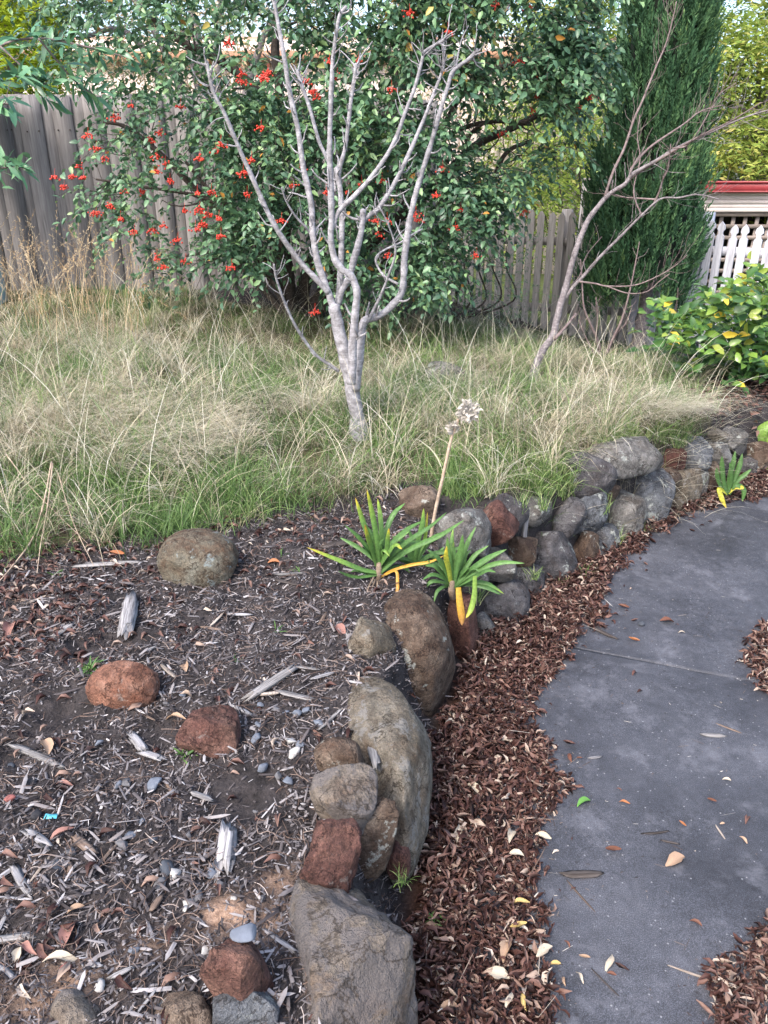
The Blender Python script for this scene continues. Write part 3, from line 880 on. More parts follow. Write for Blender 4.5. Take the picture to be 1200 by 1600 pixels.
V = np.array([(hx0 - .4, hy - .15, 3.14), (hx1 + .4, hy - .15, 3.14), (hx1 + .4, hy + 2, 3.62), (hx0 - .4, hy + 2, 3.62), (hx0 - .4, hy + 4.5, 3.14), (hx1 + .4, hy + 4.5, 3.14)])
V = np.vstack([V, V - np.array([0, 0, .12])])
Q = np.array([(0, 1, 2, 3), (3, 2, 5, 4), (6, 9, 8, 7), (9, 10, 11, 8), (0, 6, 7, 1), (4, 5, 11, 10), (0, 3, 9, 6), (3, 4, 10, 9), (1, 7, 8, 2), (2, 8, 11, 5)])
thing_mesh('roof', V, Q, None, M_HBRICK, parent=hs, smooth=False)

# dark-domed pale blue post at the left edge
M_TEAL = m_plain('dark_teal', (0.03, 0.08, 0.085), 0.4, 10, 0.2, 0.05, 0.5)
M_PBLUE = m_plain('pale_blue_paint', (0.28, 0.42, 0.50), 0.5, 10, 0.2, 0.05, 0.4)
lp = PY(-84, 200, 6.55)
lt = PY(-84, 50, 6.55)[2]
rt = empty('garden_tank', (lp[0], lp[1], 0.4), 'pale blue tank with a dark teal domed lid at the left frame edge', 'tank')
prof = [(0.2, 0.35), (0.2, 0.6), (0.2, lt - 0.33)]
def lathe(prof, c, sides=28):
    V = []; Q = []
    for (r, z) in prof:
        for j in range(sides):
            a = j * 2 * PI / sides; V.append((c[0] + r * math.cos(a), c[1] + r * math.sin(a), z))
    for i in range(len(prof) - 1):
        for j in range(sides):
            a, b2 = i * sides + j, i * sides + (j + 1) % sides; Q.append((a, b2, b2 + sides, a + sides))
    return np.array(V), np.array(Q)
V, Q = lathe(prof, lp); thing_mesh('body', V, Q, None, M_PBLUE, parent=rt)
V, Q = lathe([(0.2, lt - .33), (0.445, lt - 0.32), (0.45, lt - 0.28), (0.42, lt - 0.18), (0.33, lt - 0.08), (0.18, lt - 0.02), (0.001, lt)], lp); thing_mesh('lid', V, Q, None, M_TEAL, parent=rt)
V, Q = lathe([(0.447, lt - .305), (0.456, lt - 0.30), (0.456, lt - 0.285), (0.447, lt - 0.28)], lp); thing_mesh('band', V, Q, None, M_PBLUE, parent=rt)

# ================================================================ BARE TREES
M_BARK1 = m_bark('pale_grey_bark', (0.13, 0.12, 0.125), (0.28, 0.27, 0.285), (0.46, 0.45, 0.47), 0.6)
M_BARK1T = m_bark('grey_twig', (0.17, 0.145, 0.145), (0.27, 0.24, 0.235), (0.37, 0.33, 0.32), 0.3)
M_BARK2 = m_bark('dark_flaking_bark', (0.10, 0.085, 0.09), (0.20, 0.175, 0.18), (0.36, 0.33, 0.335), 0.6, 1.4)
M_BARK2T = m_bark('reddish_twig', (0.11, 0.08, 0.08), (0.19, 0.145, 0.14), (0.27, 0.22, 0.21), 0.3)
M_BARKD = m_bark('dark_shrub_bark', (0.035, 0.027, 0.024), (0.07, 0.055, 0.048), (0.12, 0.10, 0.09), 0.3)

def branch_pts(px, y0, y1):
    """pixel line -> world line, with the distance running from y0 to y1 along it"""
    px = smooth_line(np.array([(a, b_, 0) for a, b_ in px], float), 6)[:, :2]
    s = np.r_[0, np.cumsum(np.hypot(*np.diff(px, axis=0).T))]; s /= s[-1]
    ys = y0 + (y1 - y0) * s
    return np.array([PY(a, b_, y) for (a, b_), y in zip(px, ys)]), s

def spur(A, p, dirn, L, r, rng, sides=5):
    d = dirn / np.linalg.norm(dirn)
    P = [p]
    for i in range(5):
        d = d + rng.normal(size=3) * 0.20 + np.array([0, 0, 0.16]); d /= np.linalg.norm(d)
        P.append(P[-1] + d * L / 5)
    V, Q, T = tube(P, np.linspace(r, r * 0.45, 6), sides)
    A.add(V, Q, T, rng.random())

root1 = empty('bare_tree', G(565, 683), 'young bare grey tree with many upright stems standing in the grass', 'tree')
tb = np.array(root1.location)
Y0 = tb[1]
rg = np.random.default_rng(3)
def add_branch(root, name, px, y0, y1, r0, r1, mat, spurs=0, spurL=(0.05, 0.12), lump=0.10, sides=10, seed=0, tip=True, top_extra=0, spr=0.35, along=0.35, rmin=0.0022, rmul=1.0):
    P, s = branch_pts(px, y0, y1)
    d = np.array([axis_depth(p) for p in P])
    R = (r0 + (r1 - r0) * s) * d / FPX * rmul
    V, Q, T = tube(P, R, sides, lump, seed)
    A = Acc(); A.add(V, Q, T)
    rng = np.random.default_rng(seed + 100)
    L_ = np.linalg.norm(np.diff(P, axis=0), axis=1).sum()
    for k in range(spurs):
        u = rng.uniform(0.12, 0.99) if k % 3 else rng.uniform(0.7, 1.0)
        i = min(int(u * (len(P) - 1)), len(P) - 2)
        t_ = P[i + 1] - P[i]; t_ /= np.linalg.norm(t_)
        side = rng.normal(size=3); side -= t_ * (side @ t_); side /= np.linalg.norm(side)
        side[1] *= 0.5
        spur(A, P[i], side * 1.0 + t_ * along, rng.uniform(*spurL), max(R[i] * spr, rmin), rng)
    for k in range(top_extra):
        t_ = P[-1] - P[-3]; t_ /= np.linalg.norm(t_)
        spur(A, P[-1] - t_ * rng.uniform(0, .06), t_ + rng.normal(size=3) * .7, rng.uniform(*spurL) * 1.3, R[-1] * 0.6, rng)
    # swollen nodes and rings of old leaf scars
    return A.obj(name, mat, True, parent=root)
TR = [
 ('trunk', [(567, 700), (565, 683), (557, 645), (548, 600), (540, 562), (529, 515), (522, 478)], 0, 0.0, 13.2, 10.5, 0),
 ('stem', [(549, 600), (551, 570), (551, 542), (553, 515), (555, 492), (557, 455), (549, 432), (534, 421), (522, 402), (517, 373), (518, 345), (517, 299), (515, 230), (518, 134), (522, 77), (530, 27), (541, 10)], -0.10, -0.12, 9.5, 3.6, 16),
 ('stem', [(556, 610), (560, 570), (564, 534), (569, 503), (591, 494), (611, 479), (627, 457), (631, 427), (634, 388), (643, 330), (656, 280), (672, 230), (687, 176), (700, 134), (708, 111), (733, 92), (746, 77)], -0.02, 0.0, 9.5, 3.6, 15),
 ('branch', [(522, 482), (512, 455), (499, 419), (493, 396), (488, 358), (486, 318), (474, 261), (465, 199), (453, 146), (442, 77), (432, 23), (424, -20)], 0.02, 0.10, 9, 4.6, 20),
 ('branch', [(514, 458), (492, 434), (465, 404), (430, 354), (402, 295), (373, 230), (350, 176), (333, 142), (323, 96)], 0.02, -0.12, 7, 4.2, 20),
 ('branch', [(527, 478), (534, 455), (546, 432), (553, 405), (561, 377), (566, 352), (567, 328)], 0.05, 0.1, 8.5, 7.4, 4),
 ('branch', [(567, 346), (578, 336), (591, 326), (614, 291), (637, 245), (660, 192), (678, 146), (691, 111), (695, 90)], 0.1, 0.22, 6.4, 3.8, 18),
 ('branch', [(527, 480), (531, 450), (532, 427), (534, 373), (534, 345), (532, 303), (526, 262)], 0.10, 0.16, 8.2, 6.6, 8),
 ('branch', [(528, 290), (531, 262), (540, 226), (549, 153), (554, 120), (556, 100)], 0.16, 0.2, 5.6, 4.6, 10),
 ('branch', [(524, 300), (517, 261), (499, 222), (484, 169), (472, 135), (464, 110)], 0.16, 0.28, 4.8, 4.6, 7),
 ('branch', [(520, 356), (530, 330), (553, 307), (584, 272), (614, 226), (633, 176), (649, 134), (660, 92), (664, 80), (697, 61)], -0.1, -0.05, 6.2, 3.6, 17),
 ('branch', [(572, 504), (580, 492), (595, 461), (607, 430), (618, 392), (607, 352), (592, 322)], -0.03, -0.16, 4.2, 1.8, 9),
 ('branch', [(622, 444), (599, 430), (587, 407), (597, 393), (626, 379), (645, 366), (660, 358)], 0.0, 0.2, 3.4, 1.8, 6),
 ('branch', [(529, 580), (515, 570), (492, 553), (465, 515), (446, 476), (432, 436), (428, 413)], 0.0, -0.2, 4.2, 2.6, 8),
 ('branch', [(489, 372), (477, 355), (461, 337), (447, 314), (440, 293)], 0.05, -0.05, 3.0, 2.0, 7),
 ('branch', [(704, 124), (712, 108), (716, 84), (722, 60), (732, 40)], 0.0, 0.05, 2.4, 1.3, 3),
]
for k, (nm, px, a0, a1, r0, r1, ns) in enumerate(TR):
    add_branch(root1, nm, px, Y0 + a0, Y0 + a1, r0, r1, M_BARK1, int(ns * 1.5), (0.035, 0.11), 0.16 if nm != 'trunk' else 0.14, 10 if r0 < 8 else 14, k + 1, top_extra=(4 if k in (2, 4, 6, 8, 9, 10) else 1), spr=0.40, rmul=0.64 if k > 2 else (.74 if k else .88), rmin=.0018)

V, Q, T = tube([tb + (0, 0, -.06), tb + (-.004, 0, 0.0), tb + (-.012, 0, .05), tb + (-.02, 0, .11)], [.075, .062, .046, .03], 16, .22, 9)
thing_mesh('root_flare', V, Q, T, M_BARK1, parent=root1)

# leaning bare tree
root2 = empty('bare_tree', G(834, 598), 'leaning bare tree with long reddish twigs in front of the cypress', 'tree')
Y2 = root2.location[1]
T2 = [
 ('trunk', [(831, 612), (832, 594), (838, 568), (852, 542), (864, 524), (873, 486), (885, 447), (892, 416), (906, 374), (920, 342), (944, 311)], 0, 0.1, 7.6, 4.2, 4, 14),
 ('branch', [(942, 313), (958, 299), (976, 288), (990, 271), (1025, 251), (1060, 230), (1112, 206), (1165, 183), (1215, 168)], .1, -.2, 4.0, 1.2, 16, 8),
 ('branch', [(985, 279), (1010, 262), (1046, 240), (1095, 212), (1140, 190), (1190, 160)], .1, -.4, 2.6, 1.0, 12, 6),
 ('branch', [(984, 276), (988, 262), (1004, 241), (1025, 223), (1067, 195), (1095, 174), (1130, 164)], .1, .2, 2.8, 1.0, 12, 6),
 ('branch', [(945, 308), (958, 269), (976, 230), (990, 188), (1004, 157), (1025, 105), (1040, 70), (1050, 35), (1057, 2)], .1, .2, 2.8, 1.1, 14, 6),
 ('branch', [(883, 466), (896, 448), (913, 430), (937, 402), (969, 370), (1004, 335), (1032, 311), (1060, 309), (1092, 304), (1125, 312)], .05, -.1, 3.5, 1.0, 12, 8),
 ('branch', [(1020, 322), (1030, 300), (1036, 280), (1044, 262), (1048, 225)], 0, -.1, 2.2, .9, 5, 6),
 ('branch', [(1030, 312), (1000, 310), (975, 308), (950, 300)], 0, .1, 1.8, .9, 5, 6),
 ('branch', [(905, 440), (930, 443), (948, 447), (990, 446), (1025, 433), (1055, 415), (1074, 398)], 0, -.2, 1.8, .8, 8, 6),
 ('branch', [(948, 447), (980, 458), (1010, 456), (1030, 440), (1046, 428)], -.05, -.2, 1.4, .8, 4, 6),
 ('branch', [(1004, 340), (990, 300), (1000, 250), (996, 215), (1000, 180)], 0, .1, 1.6, .8, 4, 6),
 ('branch', [(866, 530), (880, 515), (890, 503), (900, 490)], 0, .1, 3.6, 1.8, 2, 6),
 ('branch', [(1050, 232), (1075, 226), (1100, 190), (1122, 150), (1150, 130)], -.1, -.2, 1.5, .7, 6, 5),
 ('branch', [(885, 452), (905, 432), (916, 400), (940, 370)], .1, .2, 1.4, .7, 3, 5),
]
for k, (nm, px, a0, a1, r0, r1, ns, sd_) in enumerate(T2):
    add_branch(root2, nm, px, Y2 + a0, Y2 + a1, r0, r1, M_BARK2 if k in (0, 1, 5) else M_BARK2T, int(ns * 2.2), (0.04, 0.22) if k else (0.04, 0.08), 0.18 if k == 0 else 0.08, sd_, 40 + k, spr=0.24, along=0.9, rmin=0.0011, rmul=.85)

# thin leafless suckers between the leaning tree and the cypress
root3 = empty('bare_sapling', G(941, 570), 'thin leafless whips rising from the grass between the leaning tree and cypress trunk', 'sapling')
Y3 = root3.location[1]
for k, (px, r0) in enumerate([([(941, 570), (935, 535), (922, 505), (912, 478), (909, 430), (907, 405)], 2.6), ([(942, 568), (955, 535), (972, 498), (985, 450), (994, 405), (999, 378)], 2.4),
                              ([(940, 566), (932, 530), (934, 490), (931, 465)], 1.8), ([(944, 560), (965, 520), (978, 505), (988, 478)], 1.6), ([(940, 566), (925, 545), (912, 520), (904, 498)], 1.5)]):
    add_branch(root3, 'stem', px, Y3, Y3 + random.uniform(-.1, .1), r0, 0.8, M_BARK2T, 6, (0.05, 0.16), 0.05, 6, 70 + k)

# ================================================================ FOLIAGE
M_LEAF = m_varied('cotoneaster_leaf', [(0.0, (0.038, 0.090, 0.052)), (0.35, (0.080, 0.170, 0.090)), (0.7, (0.150, 0.275, 0.135)), (0.93, (0.26, 0.39, 0.15)), (0.965, (0.30, 0.33, 0.07)), (0.985, (0.50, 0.24, 0.05))], 0.42, 0.22, 0.5)
M_LEAFS = m_varied('cotoneaster_leaf_single', [(0.0, (0.045, 0.11, 0.065)), (0.5, (0.095, 0.20, 0.105)), (0.9, (0.18, 0.32, 0.13)), (0.95, (0.45, 0.33, 0.06)), (1.0, (0.50, 0.20, 0.05))], 0.42, 0.22, 0.5, True)
M_BERRY = m_plain('red_berry', (0.60, 0.045, 0.025), 0.3, 30, 0.3, 0.0, 0.5)
M_CYP = m_varied('cypress_foliage', [(0.0, (0.026, 0.068, 0.036)), (0.45, (0.065, 0.150, 0.070)), (0.8, (0.125, 0.235, 0.10)), (1.0, (0.20, 0.32, 0.12))], 0.7, 0.12, 0.2)
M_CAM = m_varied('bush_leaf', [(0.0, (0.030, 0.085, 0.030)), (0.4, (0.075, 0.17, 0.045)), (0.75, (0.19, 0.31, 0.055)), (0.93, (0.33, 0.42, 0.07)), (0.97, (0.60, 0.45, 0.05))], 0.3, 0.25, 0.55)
M_CAMS = m_varied('bush_leaf_single', [(0.0, (0.030, 0.085, 0.030)), (0.4, (0.085, 0.19, 0.045)), (0.75, (0.20, 0.33, 0.055)), (0.93, (0.35, 0.42, 0.07)), (0.97, (0.65, 0.48, 0.05))], 0.3, 0.25, 0.55, True)
M_LIME = m_varied('lime_foliage', [(0.0, (0.13, 0.20, 0.015)), (0.5, (0.42, 0.52, 0.04)), (1.0, (0.72, 0.78, 0.10))], 0.6, 0.5, 0.2)
M_OLIVE = m_varied('olive_foliage', [(0.0, (0.09, 0.13, 0.06)), (0.35, (0.24, 0.27, 0.13)), (0.6, (0.66, 0.50, 0.30)), (1.0, (0.88, 0.80, 0.68))], 0.6, 0.4, 0.2)  # orange and cream stops paint bright bokeh light into the leaf colour
M_YELT = m_varied('yellow_green_foliage', [(0.0, (0.10, 0.16, 0.035)), (0.4, (0.22, 0.32, 0.06)), (0.8, (0.42, 0.48, 0.11)), (1.0, (0.62, 0.52, 0.20))], 0.6, 0.4, 0.2)
M_OLEA = m_varied('edge_leaf', [(0.0, (0.05, 0.14, 0.075)), (0.6, (0.11, 0.26, 0.13)), (1.0, (0.22, 0.40, 0.19))], 0.35, 0.25, 0.5)
M_OLEAS = m_varied('edge_leaf_single', [(0.0, (0.05, 0.14, 0.075)), (0.6, (0.11, 0.26, 0.13)), (1.0, (0.22, 0.40, 0.19))], 0.35, 0.25, 0.5, True)

def rand_dirs(n, rng):
    d = rng.normal(size=(n, 3)); return d / np.linalg.norm(d, axis=1)[:, None]

def sprays(anchors, rng, n_leaf=14, L=0.28, size=0.045, droop=0.35, out=None, wid=1.0):
    """leafy twigs: returns leaf positions, axes, normals, sizes and the twig lines"""
    n = len(anchors)
    d = rand_dirs(n, rng); d[:, 2] *= 0.6
    if out is not None: d = d * 0.75 + out
    d /= np.linalg.norm(d, axis=1)[:, None]
    LL = L * rng.uniform(0.6, 1.3, n)
    s = np.linspace(0.05, 1, n_leaf)
    pos = anchors[:, None] + d[:, None] * (LL[:, None] * s)[:, :, None]
    pos[:, :, 2] -= droop * (LL[:, None] * s ** 2)
    tang = d[:, None] + np.array([0, 0, -1.0]) * (2 * droop * s)[None, :, None]
    side = np.cross(d, (0.1, 0.05, 1.0)); side /= np.linalg.norm(side, axis=1)[:, None]
    sg = np.where(np.arange(n_leaf) % 2 == 0, 1, -1)[None, :, None]
    ax = tang * 0.55 + side[:, None] * sg * 0.8 + rng.normal(size=pos.shape) * 0.35
    up = np.array([0, -0.25, 1.0]) + rng.normal(size=pos.shape) * 0.55
    sz = size * rng.uniform(0.65, 1.25, (n, n_leaf))
    return pos.reshape(-1, 3), ax.reshape(-1, 3), up.reshape(-1, 3), sz.reshape(-1), d, LL

def leaves_mesh(pos, ax, up, sz, rnd, tmpl):
    M = rot_basis(ax, up) * sz[:, None, None]
    return scatter(tmpl[0], tmpl[1], pos, M, rnd)

def split_leaves(parent, nm, pos, ax, up, sz, rnd, tmpl, mass_mat, single_mat, singles=290):
    """the nearest leaves become parts of their own, the rest one mass"""
    d = pos[:, 1] * CP - (pos[:, 2] - CAM_H) * SP
    px = 600 + pos[:, 0] / d * FPX
    py = 800 - (pos[:, 1] * SP + (pos[:, 2] - CAM_H) * CP) / d * FPX
    vis = (px > 5) & (px < 1195) & (py > 5) & (py < 1595)
    order = np.argsort(np.where(vis, d - 12 * sz, 1e6))
    one = order[:singles]; rest = np.setdiff1d(np.arange(len(pos)), one)
    V, Q, T, R = leaves_mesh(pos[rest], ax[rest], up[rest], sz[rest], rnd[rest], tmpl)
    thing_mesh(nm, V, None, T, mass_mat, rnd=R, parent=parent, kind='stuff', base=np.array(parent.location))
    me = mesh('leaf', tmpl[0], None, tmpl[1], single_mat)
    Ms = rot_basis(ax[one], up[one])
    loc0 = np.array(parent.location)
    for k, i in enumerate(one):
        o = link('leaf', me, parent, pos[i] - loc0)
        o.rotation_euler = Matrix(Ms[k].tolist()).to_euler()
        o.scale = (sz[i],) * 3

# ---- the big berry shrub
bs = empty('berry_shrub', G(455, 500), 'large spreading evergreen shrub hung with clusters of red berries', 'shrub')
rng = np.random.default_rng(21)
sil = [(-10, -70), (120, -70), (930, -70), (935, 60), (915, 140), (885, 215), (850, 250), (820, 290), (792, 325), (760, 365), (735, 400), (705, 440), (660, 475), (560, 480), (500, 455), (470, 430), (380, 420), (310, 415),
       (285, 445), (240, 440), (215, 395), (150, 335), (110, 290), (150, 250), (165, 200), (190, 150), (120, 110), (60, 60)]
sil = np.array(sil, float)
anc, outs = [], []
while len(anc) < 3250:
    px, py = rng.uniform(60, 980), rng.uniform(-90, 495)
    if not inpoly(np.array([px]), np.array([py]), sil)[0]: continue
    dens = 1.0
    if px < 300 and py > 130: dens = 0.22 if px < 200 else 0.36          # thin sprays over the fence
    if 200 < px < 480 and 30 < py < 150: dens = 0.28                     # bright gap
    if px < 250 and py < 130: dens = 0.34
    if 380 < px < 500 and py > 425: dens = 0.05                          # dark hollow at the foot
    if 690 < px < 830 and 150 < py < 260: dens = 0.22                    # inner branches show
    if py > 440 : dens *= 0.5
    g = vnoise(np.array([[px / 55, py / 55, 3.0]]), 77)[0]
    if g < -0.08: dens *= 0.22
    if rng.random() > dens: continue
    u = (px - 500) / 480
    ycen = 6.1 - 0.2 * u; half = 0.95 * math.sqrt(max(0.05, 1 - u * u * 0.9))
    y = ycen + rng.uniform(-1, 0.75) * half
    if px < 300: y = rng.uniform(5.6, 6.5)
    if rng.random() < 0.30: y = ycen - half * rng.uniform(.8, 1.0)
    p = PY(px, py, y)
    if p[2] < 0.75 and y < 5.5: y += .5; p = PY(px, py, y)
    anc.append(p)
    outs.append(np.array([u * 0.5, -0.45, 0.05]))
anc = np.array(anc); outs = np.array(outs)
pos, ax, up, sz, dd, LL = sprays(anc, rng, 13, 0.27, 0.052, 0.55, outs)
ok = (pos[:, 2] > 0.45)
pos, ax, up, sz = pos[ok], ax[ok], up[ok], sz[ok]
rnd = np.clip(rng.random(len(pos)) * 0.86 + 0.12 * fbm(pos * 2.2, 5, 2) + (rng.random(len(pos)) < 0.012) * 0.5, 0, 1)
split_leaves(bs, 'foliage', pos, ax, up, sz, rnd, LEAF, M_LEAF, M_LEAFS)
A = Acc()
for k in range(0, len(anc), 2):
    s = np.linspace(0, 1, 4)
    P = anc[k] + dd[k] * (LL[k] * s)[:, None]; P[:, 2] -= 0.45 * LL[k] * s ** 2
    V, Q, T = tube(P, np.linspace(0.0028, 0.0012, 4), 3); A.add(V, Q, T)
A.obj('twigs', M_BARKD, True, parent=bs, kind='stuff', base=np.array(bs.location))
LIMB = [([(455, 505), (440, 460), (400, 400), (350, 340), (300, 290), (250, 240), (200, 200), (160, 190)], 6.2, 5.9, 9, 2.5),
        ([(460, 505), (450, 440), (445, 360), (470, 280), (440, 190), (400, 140), (345, 95), (285, 66), (230, 20)], 6.2, 6.1, 12, 5),
        ([(465, 505), (480, 430), (520, 350), (560, 280), (600, 190), (640, 120), (700, 60), (760, 10), (800, -40)], 6.3, 6.4, 12, 5),
        ([(470, 505), (520, 440), (600, 360), (680, 290), (740, 230), (800, 200), (860, 170), (915, 150)], 6.3, 6.4, 11, 4),
        ([(470, 505), (540, 455), (620, 400), (700, 350), (760, 300), (790, 240), (830, 220)], 6.2, 6.1, 8, 3),
        ([(450, 500), (420, 460), (395, 440), (370, 410), (330, 395), (290, 400)], 6.0, 5.8, 6, 2),
        ([(452, 500), (430, 440), (415, 410), (402, 385), (390, 350), (330, 300), (280, 240)], 5.9, 5.8, 6, 2),
        ([(450, 460), (435, 380), (430, 250), (437, 150), (430, 60), (450, -40)], 6.4, 6.5, 11, 6),
        ([(600, 200), (620, 130), (600, 80), (560, 40), (520, 0)], 6.4, 6.3, 6, 3),
        ([(520, 350), (560, 330), (620, 270), (690, 200), (720, 150), (770, 110), (850, 90)], 6.3, 6.2, 7, 3),
        ([(445, 400), (380, 340), (320, 310), (280, 300), (210, 290), (150, 280)], 5.9, 5.6, 4, 1.6),
        ([(700, 210), (740, 195), (780, 190), (830, 195)], 6.1, 6.0, 4, 2), ([(690, 290), (720, 250), (735, 210), (760, 190)], 6.1, 6.0, 6, 2)]
for k, (px, y0, y1, r0, r1) in enumerate(LIMB):
    add_branch(bs, 'limb', px, y0, y1, r0, r1, M_BARKD, 14, (0.1, 0.35), 0.1, 8, 120 + k, spr=0.3)
# berries
BER = [(205, 165), (282, 166), (178, 182), (137, 212), (248, 207), (234, 219), (150, 232), (165, 248), (125, 258), (130, 278), (112, 276), (100, 292), (85, 276), (245, 244), (258, 256), (265, 283), (150, 333), (172, 322), (188, 342),
       (245, 268), (210, 362), (238, 360), (278, 375), (255, 418), (245, 402), (290, 408), (254, 352), (308, 302), (330, 300), (312, 328), (305, 358), (316, 352), (325, 335), (288, 330), (345, 370), (362, 418), (342, 342), (386, 304),
       (378, 116), (412, 122), (376, 128), (418, 113), (478, 128), (488, 143), (496, 152), (420, 114), (515, 98), (527, 120), (358, 68), (337, 236), (408, 200), (312, 247), (393, 250), (458, 291), (510, 301), (492, 487), (590, 366), (565, 287),
       (597, 283), (692, 264), (682, 305), (650, 335), (655, 345), (720, 328), (775, 8), (828, 12), (880, 128), (812, 97), (815, 98), (925, 150), (830, 173), (786, 210), (838, 150), (820, 330), (745, 400), (712, 355), (605, 345),
       (586, 345), (608, 398), (545, 300), (848, 120), (905, 168), (700, 50), (640, 20), (440, 345), (345, 225), (197, 298), (222, 300), (380, 270), (470, 260), (560, 95), (612, 140)]
IV, IT = ico(1)
rb = np.random.default_rng(8)
for k, (px, py) in enumerate(BER):
    y = 5.45 if px < 300 else rb.uniform(4.98, 5.12)
    if px > 780: y = 5.35
    c = PY(px, py, y); n = int(rb.uniform(13, 25))
    off = rb.normal(size=(n, 3)) * np.array([0.017, 0.014, 0.009]); off[:, 2] -= np.abs(off[:, 0]) * .2
    if k % 9 == 0: off *= 0.5
    r = rb.uniform(0.0046, 0.0068, n) * (1.15 if px < 420 else 1)
    M = np.tile(np.eye(3), (n, 1, 1)) * r[:, None, None]
    V, Q, T, R = scatter(IV, IT, c + off, M, rb.random(n))
    A = Acc(); A.add(V, None, T)
    V, Q, T2_ = tube([c + np.array([0, .03, .05]), c + np.array([0, .01, .02]), c], .0012, 4); A.add(V, Q, T2_)
    for j in range(0, n, 2):
        V, Q, T2_ = tube([c + np.array([0, .005, .012]), c + off[j]], .0007, 3); A.add(V, Q, T2_)
    A.obj('berry_cluster', M_BERRY, True, parent=bs)

# ---- small-leaved scrub at the foot of the shrub on its right
sc = empty('low_bush', G(700, 505), 'low small-leaved bush at the foot of the berry shrub by the grey pickets', 'bush')
rng = np.random.default_rng(31)
anc = np.array([PY(rng.uniform(640, 830), rng.uniform(380, 500), rng.uniform(5.9, 7.2)) for _ in range(330)])
anc = anc[anc[:, 2] > 0.3]
hh = 0.75 + 0.35 * (anc[:, 0] < 0.9); anc = anc[anc[:, 2] < hh + .3]
pos, ax, up, sz, dd, LL = sprays(anc, rng, 14, 0.22, 0.026, 0.1)
V, Q, T, R = leaves_mesh(pos, ax, up, sz, np.clip(rng.random(len(pos)) * .9 + .05, 0, .95), LEAFN)
thing_mesh('foliage', V, None, T, M_LEAF, rnd=R, parent=sc, kind='stuff', base=np.array(sc.location))
for k in range(7):
    x = 660 + 22 * k
    add_branch(sc, 'stem', [(700, 505), (x + 10, 470), (x, 420), (x + random.uniform(-15, 15), 385)], 6.5, 6.4, 2, 1, M_BARKD, 6, (.05, .2), .05, 5, 300 + k)
# a taller pale bush behind the pickets, filling under the shrub's right side
sc2 = empty('pale_bush', (2.0, 8.6, 0.1), 'pale yellow green bush behind the grey pickets, left of the cypress', 'bush')
anc = np.array([PY(rng.uniform(800, 1000), rng.uniform(130, 420), rng.uniform(8.3, 9.6)) for _ in range(900)])
pos, ax, up, sz, dd, LL = sprays(anc, rng, 10, 0.35, 0.06, 0.2)
V, Q, T, R = leaves_mesh(pos, ax, up, sz, rng.random(len(pos)) * .8, LEAFN)
thing_mesh('foliage', V, None, T, M_YELT, rnd=R, parent=sc2, kind='stuff', base=np.array(sc2.location))
for k in range(5):
    add_branch(sc2, 'stem', [(900, 560), (880 + 20 * k, 450), (850 + 30 * k, 330), (830 + 35 * k, 220)], 8.8, 8.9, 3, 1, M_BARKD, 6, (.1, .3), .05, 5, 320 + k)

# ---- cypress
cyb = G(996, 556)
cy_ = empty('cypress_tree', (cyb[0], cyb[1], cyb[2]), 'tall dark green columnar cypress in front of the picket fence', 'tree')
rng = np.random.default_rng(41)
_q = [np.array(PY(a_, b_, cyb[1])) for a_, b_ in ((998, 540), (996, 430), (1012, 300), (1036, 150), (1046, 20), (1046, -60))]
CX = [q[0] for q in _q]; CZ = [q[2] for q in _q]
RZ = [(PY(a_ + 1000, b_, cyb[1])[0] - PY(1000, b_, cyb[1])[0]) / 1000 for a_, b_ in ((0, 540), (0, 430), (0, 300), (0, 150), (0, 20), (0, -60))]
def cyl_c(z):   # axis leans slightly
    return np.array([np.interp(z, CZ, CX), cyb[1] + 0.02])
prof_z = CZ[:1] + CZ[1:] + [CZ[-1] + .5, CZ[-1] + 1.4]
pxr = [78, 104, 98, 82, 74, 66]
mpp = [axis_depth(q) / FPX for q in _q]
prof_r = [a_ * m_ * .93 for a_, m_ in zip(pxr, mpp)] + [.26, .03]
CX = CX + [CX[-1], CX[-1]]; CZ = list(prof_z)
NL = 820                                     # flame-shaped lumps, each a bundle of plumes
lz = rng.uniform(0.52, prof_z[-1] - .1, NL); lth = rng.uniform(0, 2 * PI, NL)
per = 9
zz = np.repeat(lz, per) + rng.uniform(-.06, .16, NL * per)
th = np.repeat(lth, per) + rng.normal(size=NL * per) * 0.13
rad = np.interp(zz, prof_z, prof_r)
lob = 1 + 0.07 * vnoise(np.stack([np.cos(th) * 1.8, np.sin(th) * 1.8, zz * 0.55], 1), 9)
fr = np.repeat(np.where(rng.random(NL) < 0.85, rng.uniform(0.80, 1.0, NL), rng.uniform(0.5, 0.8, NL)), per) - 0.10 * np.abs(rng.normal(size=NL * per))
P = np.stack([np.interp(zz, CZ, CX) + rad * lob * fr * np.cos(th), cyb[1] + .02 + rad * lob * fr * np.sin(th), zz], 1)
# plume template: many fine spikes along an upward stem
def plume(rng, n=27):
    V, T = [], []
    for i in range(n):
        s = (i + rng.random()) / n
        b0 = np.array([0, 0, s * 0.85]); a = rng.uniform(0, 2 * PI); sp = (1 - s) * 0.9 + 0.15
        L = 0.24 * (1 - 0.45 * s)
        d = np.array([math.cos(a) * sp, math.sin(a) * sp, 1.0]); d /= np.linalg.norm(d)
        w = np.cross(d, rng.normal(size=3)); w /= np.linalg.norm(w); w *= 0.026
        k = len(V); m = b0 + d * L * 0.5 + w * 0.0
        V += [b0, m + w, b0 + d * L, m - w]; T += [(k, k + 1, k + 2), (k, k + 2, k + 3)]
    return np.array(V), np.array(T)
A = Acc()
outd = np.stack([np.cos(th), np.sin(th), np.zeros(len(th))], 1)
zax = outd * rng.uniform(0.05, 0.55, len(th))[:, None] + np.array([0, 0, 1.0]) + rng.normal(size=P.shape) * 0.10
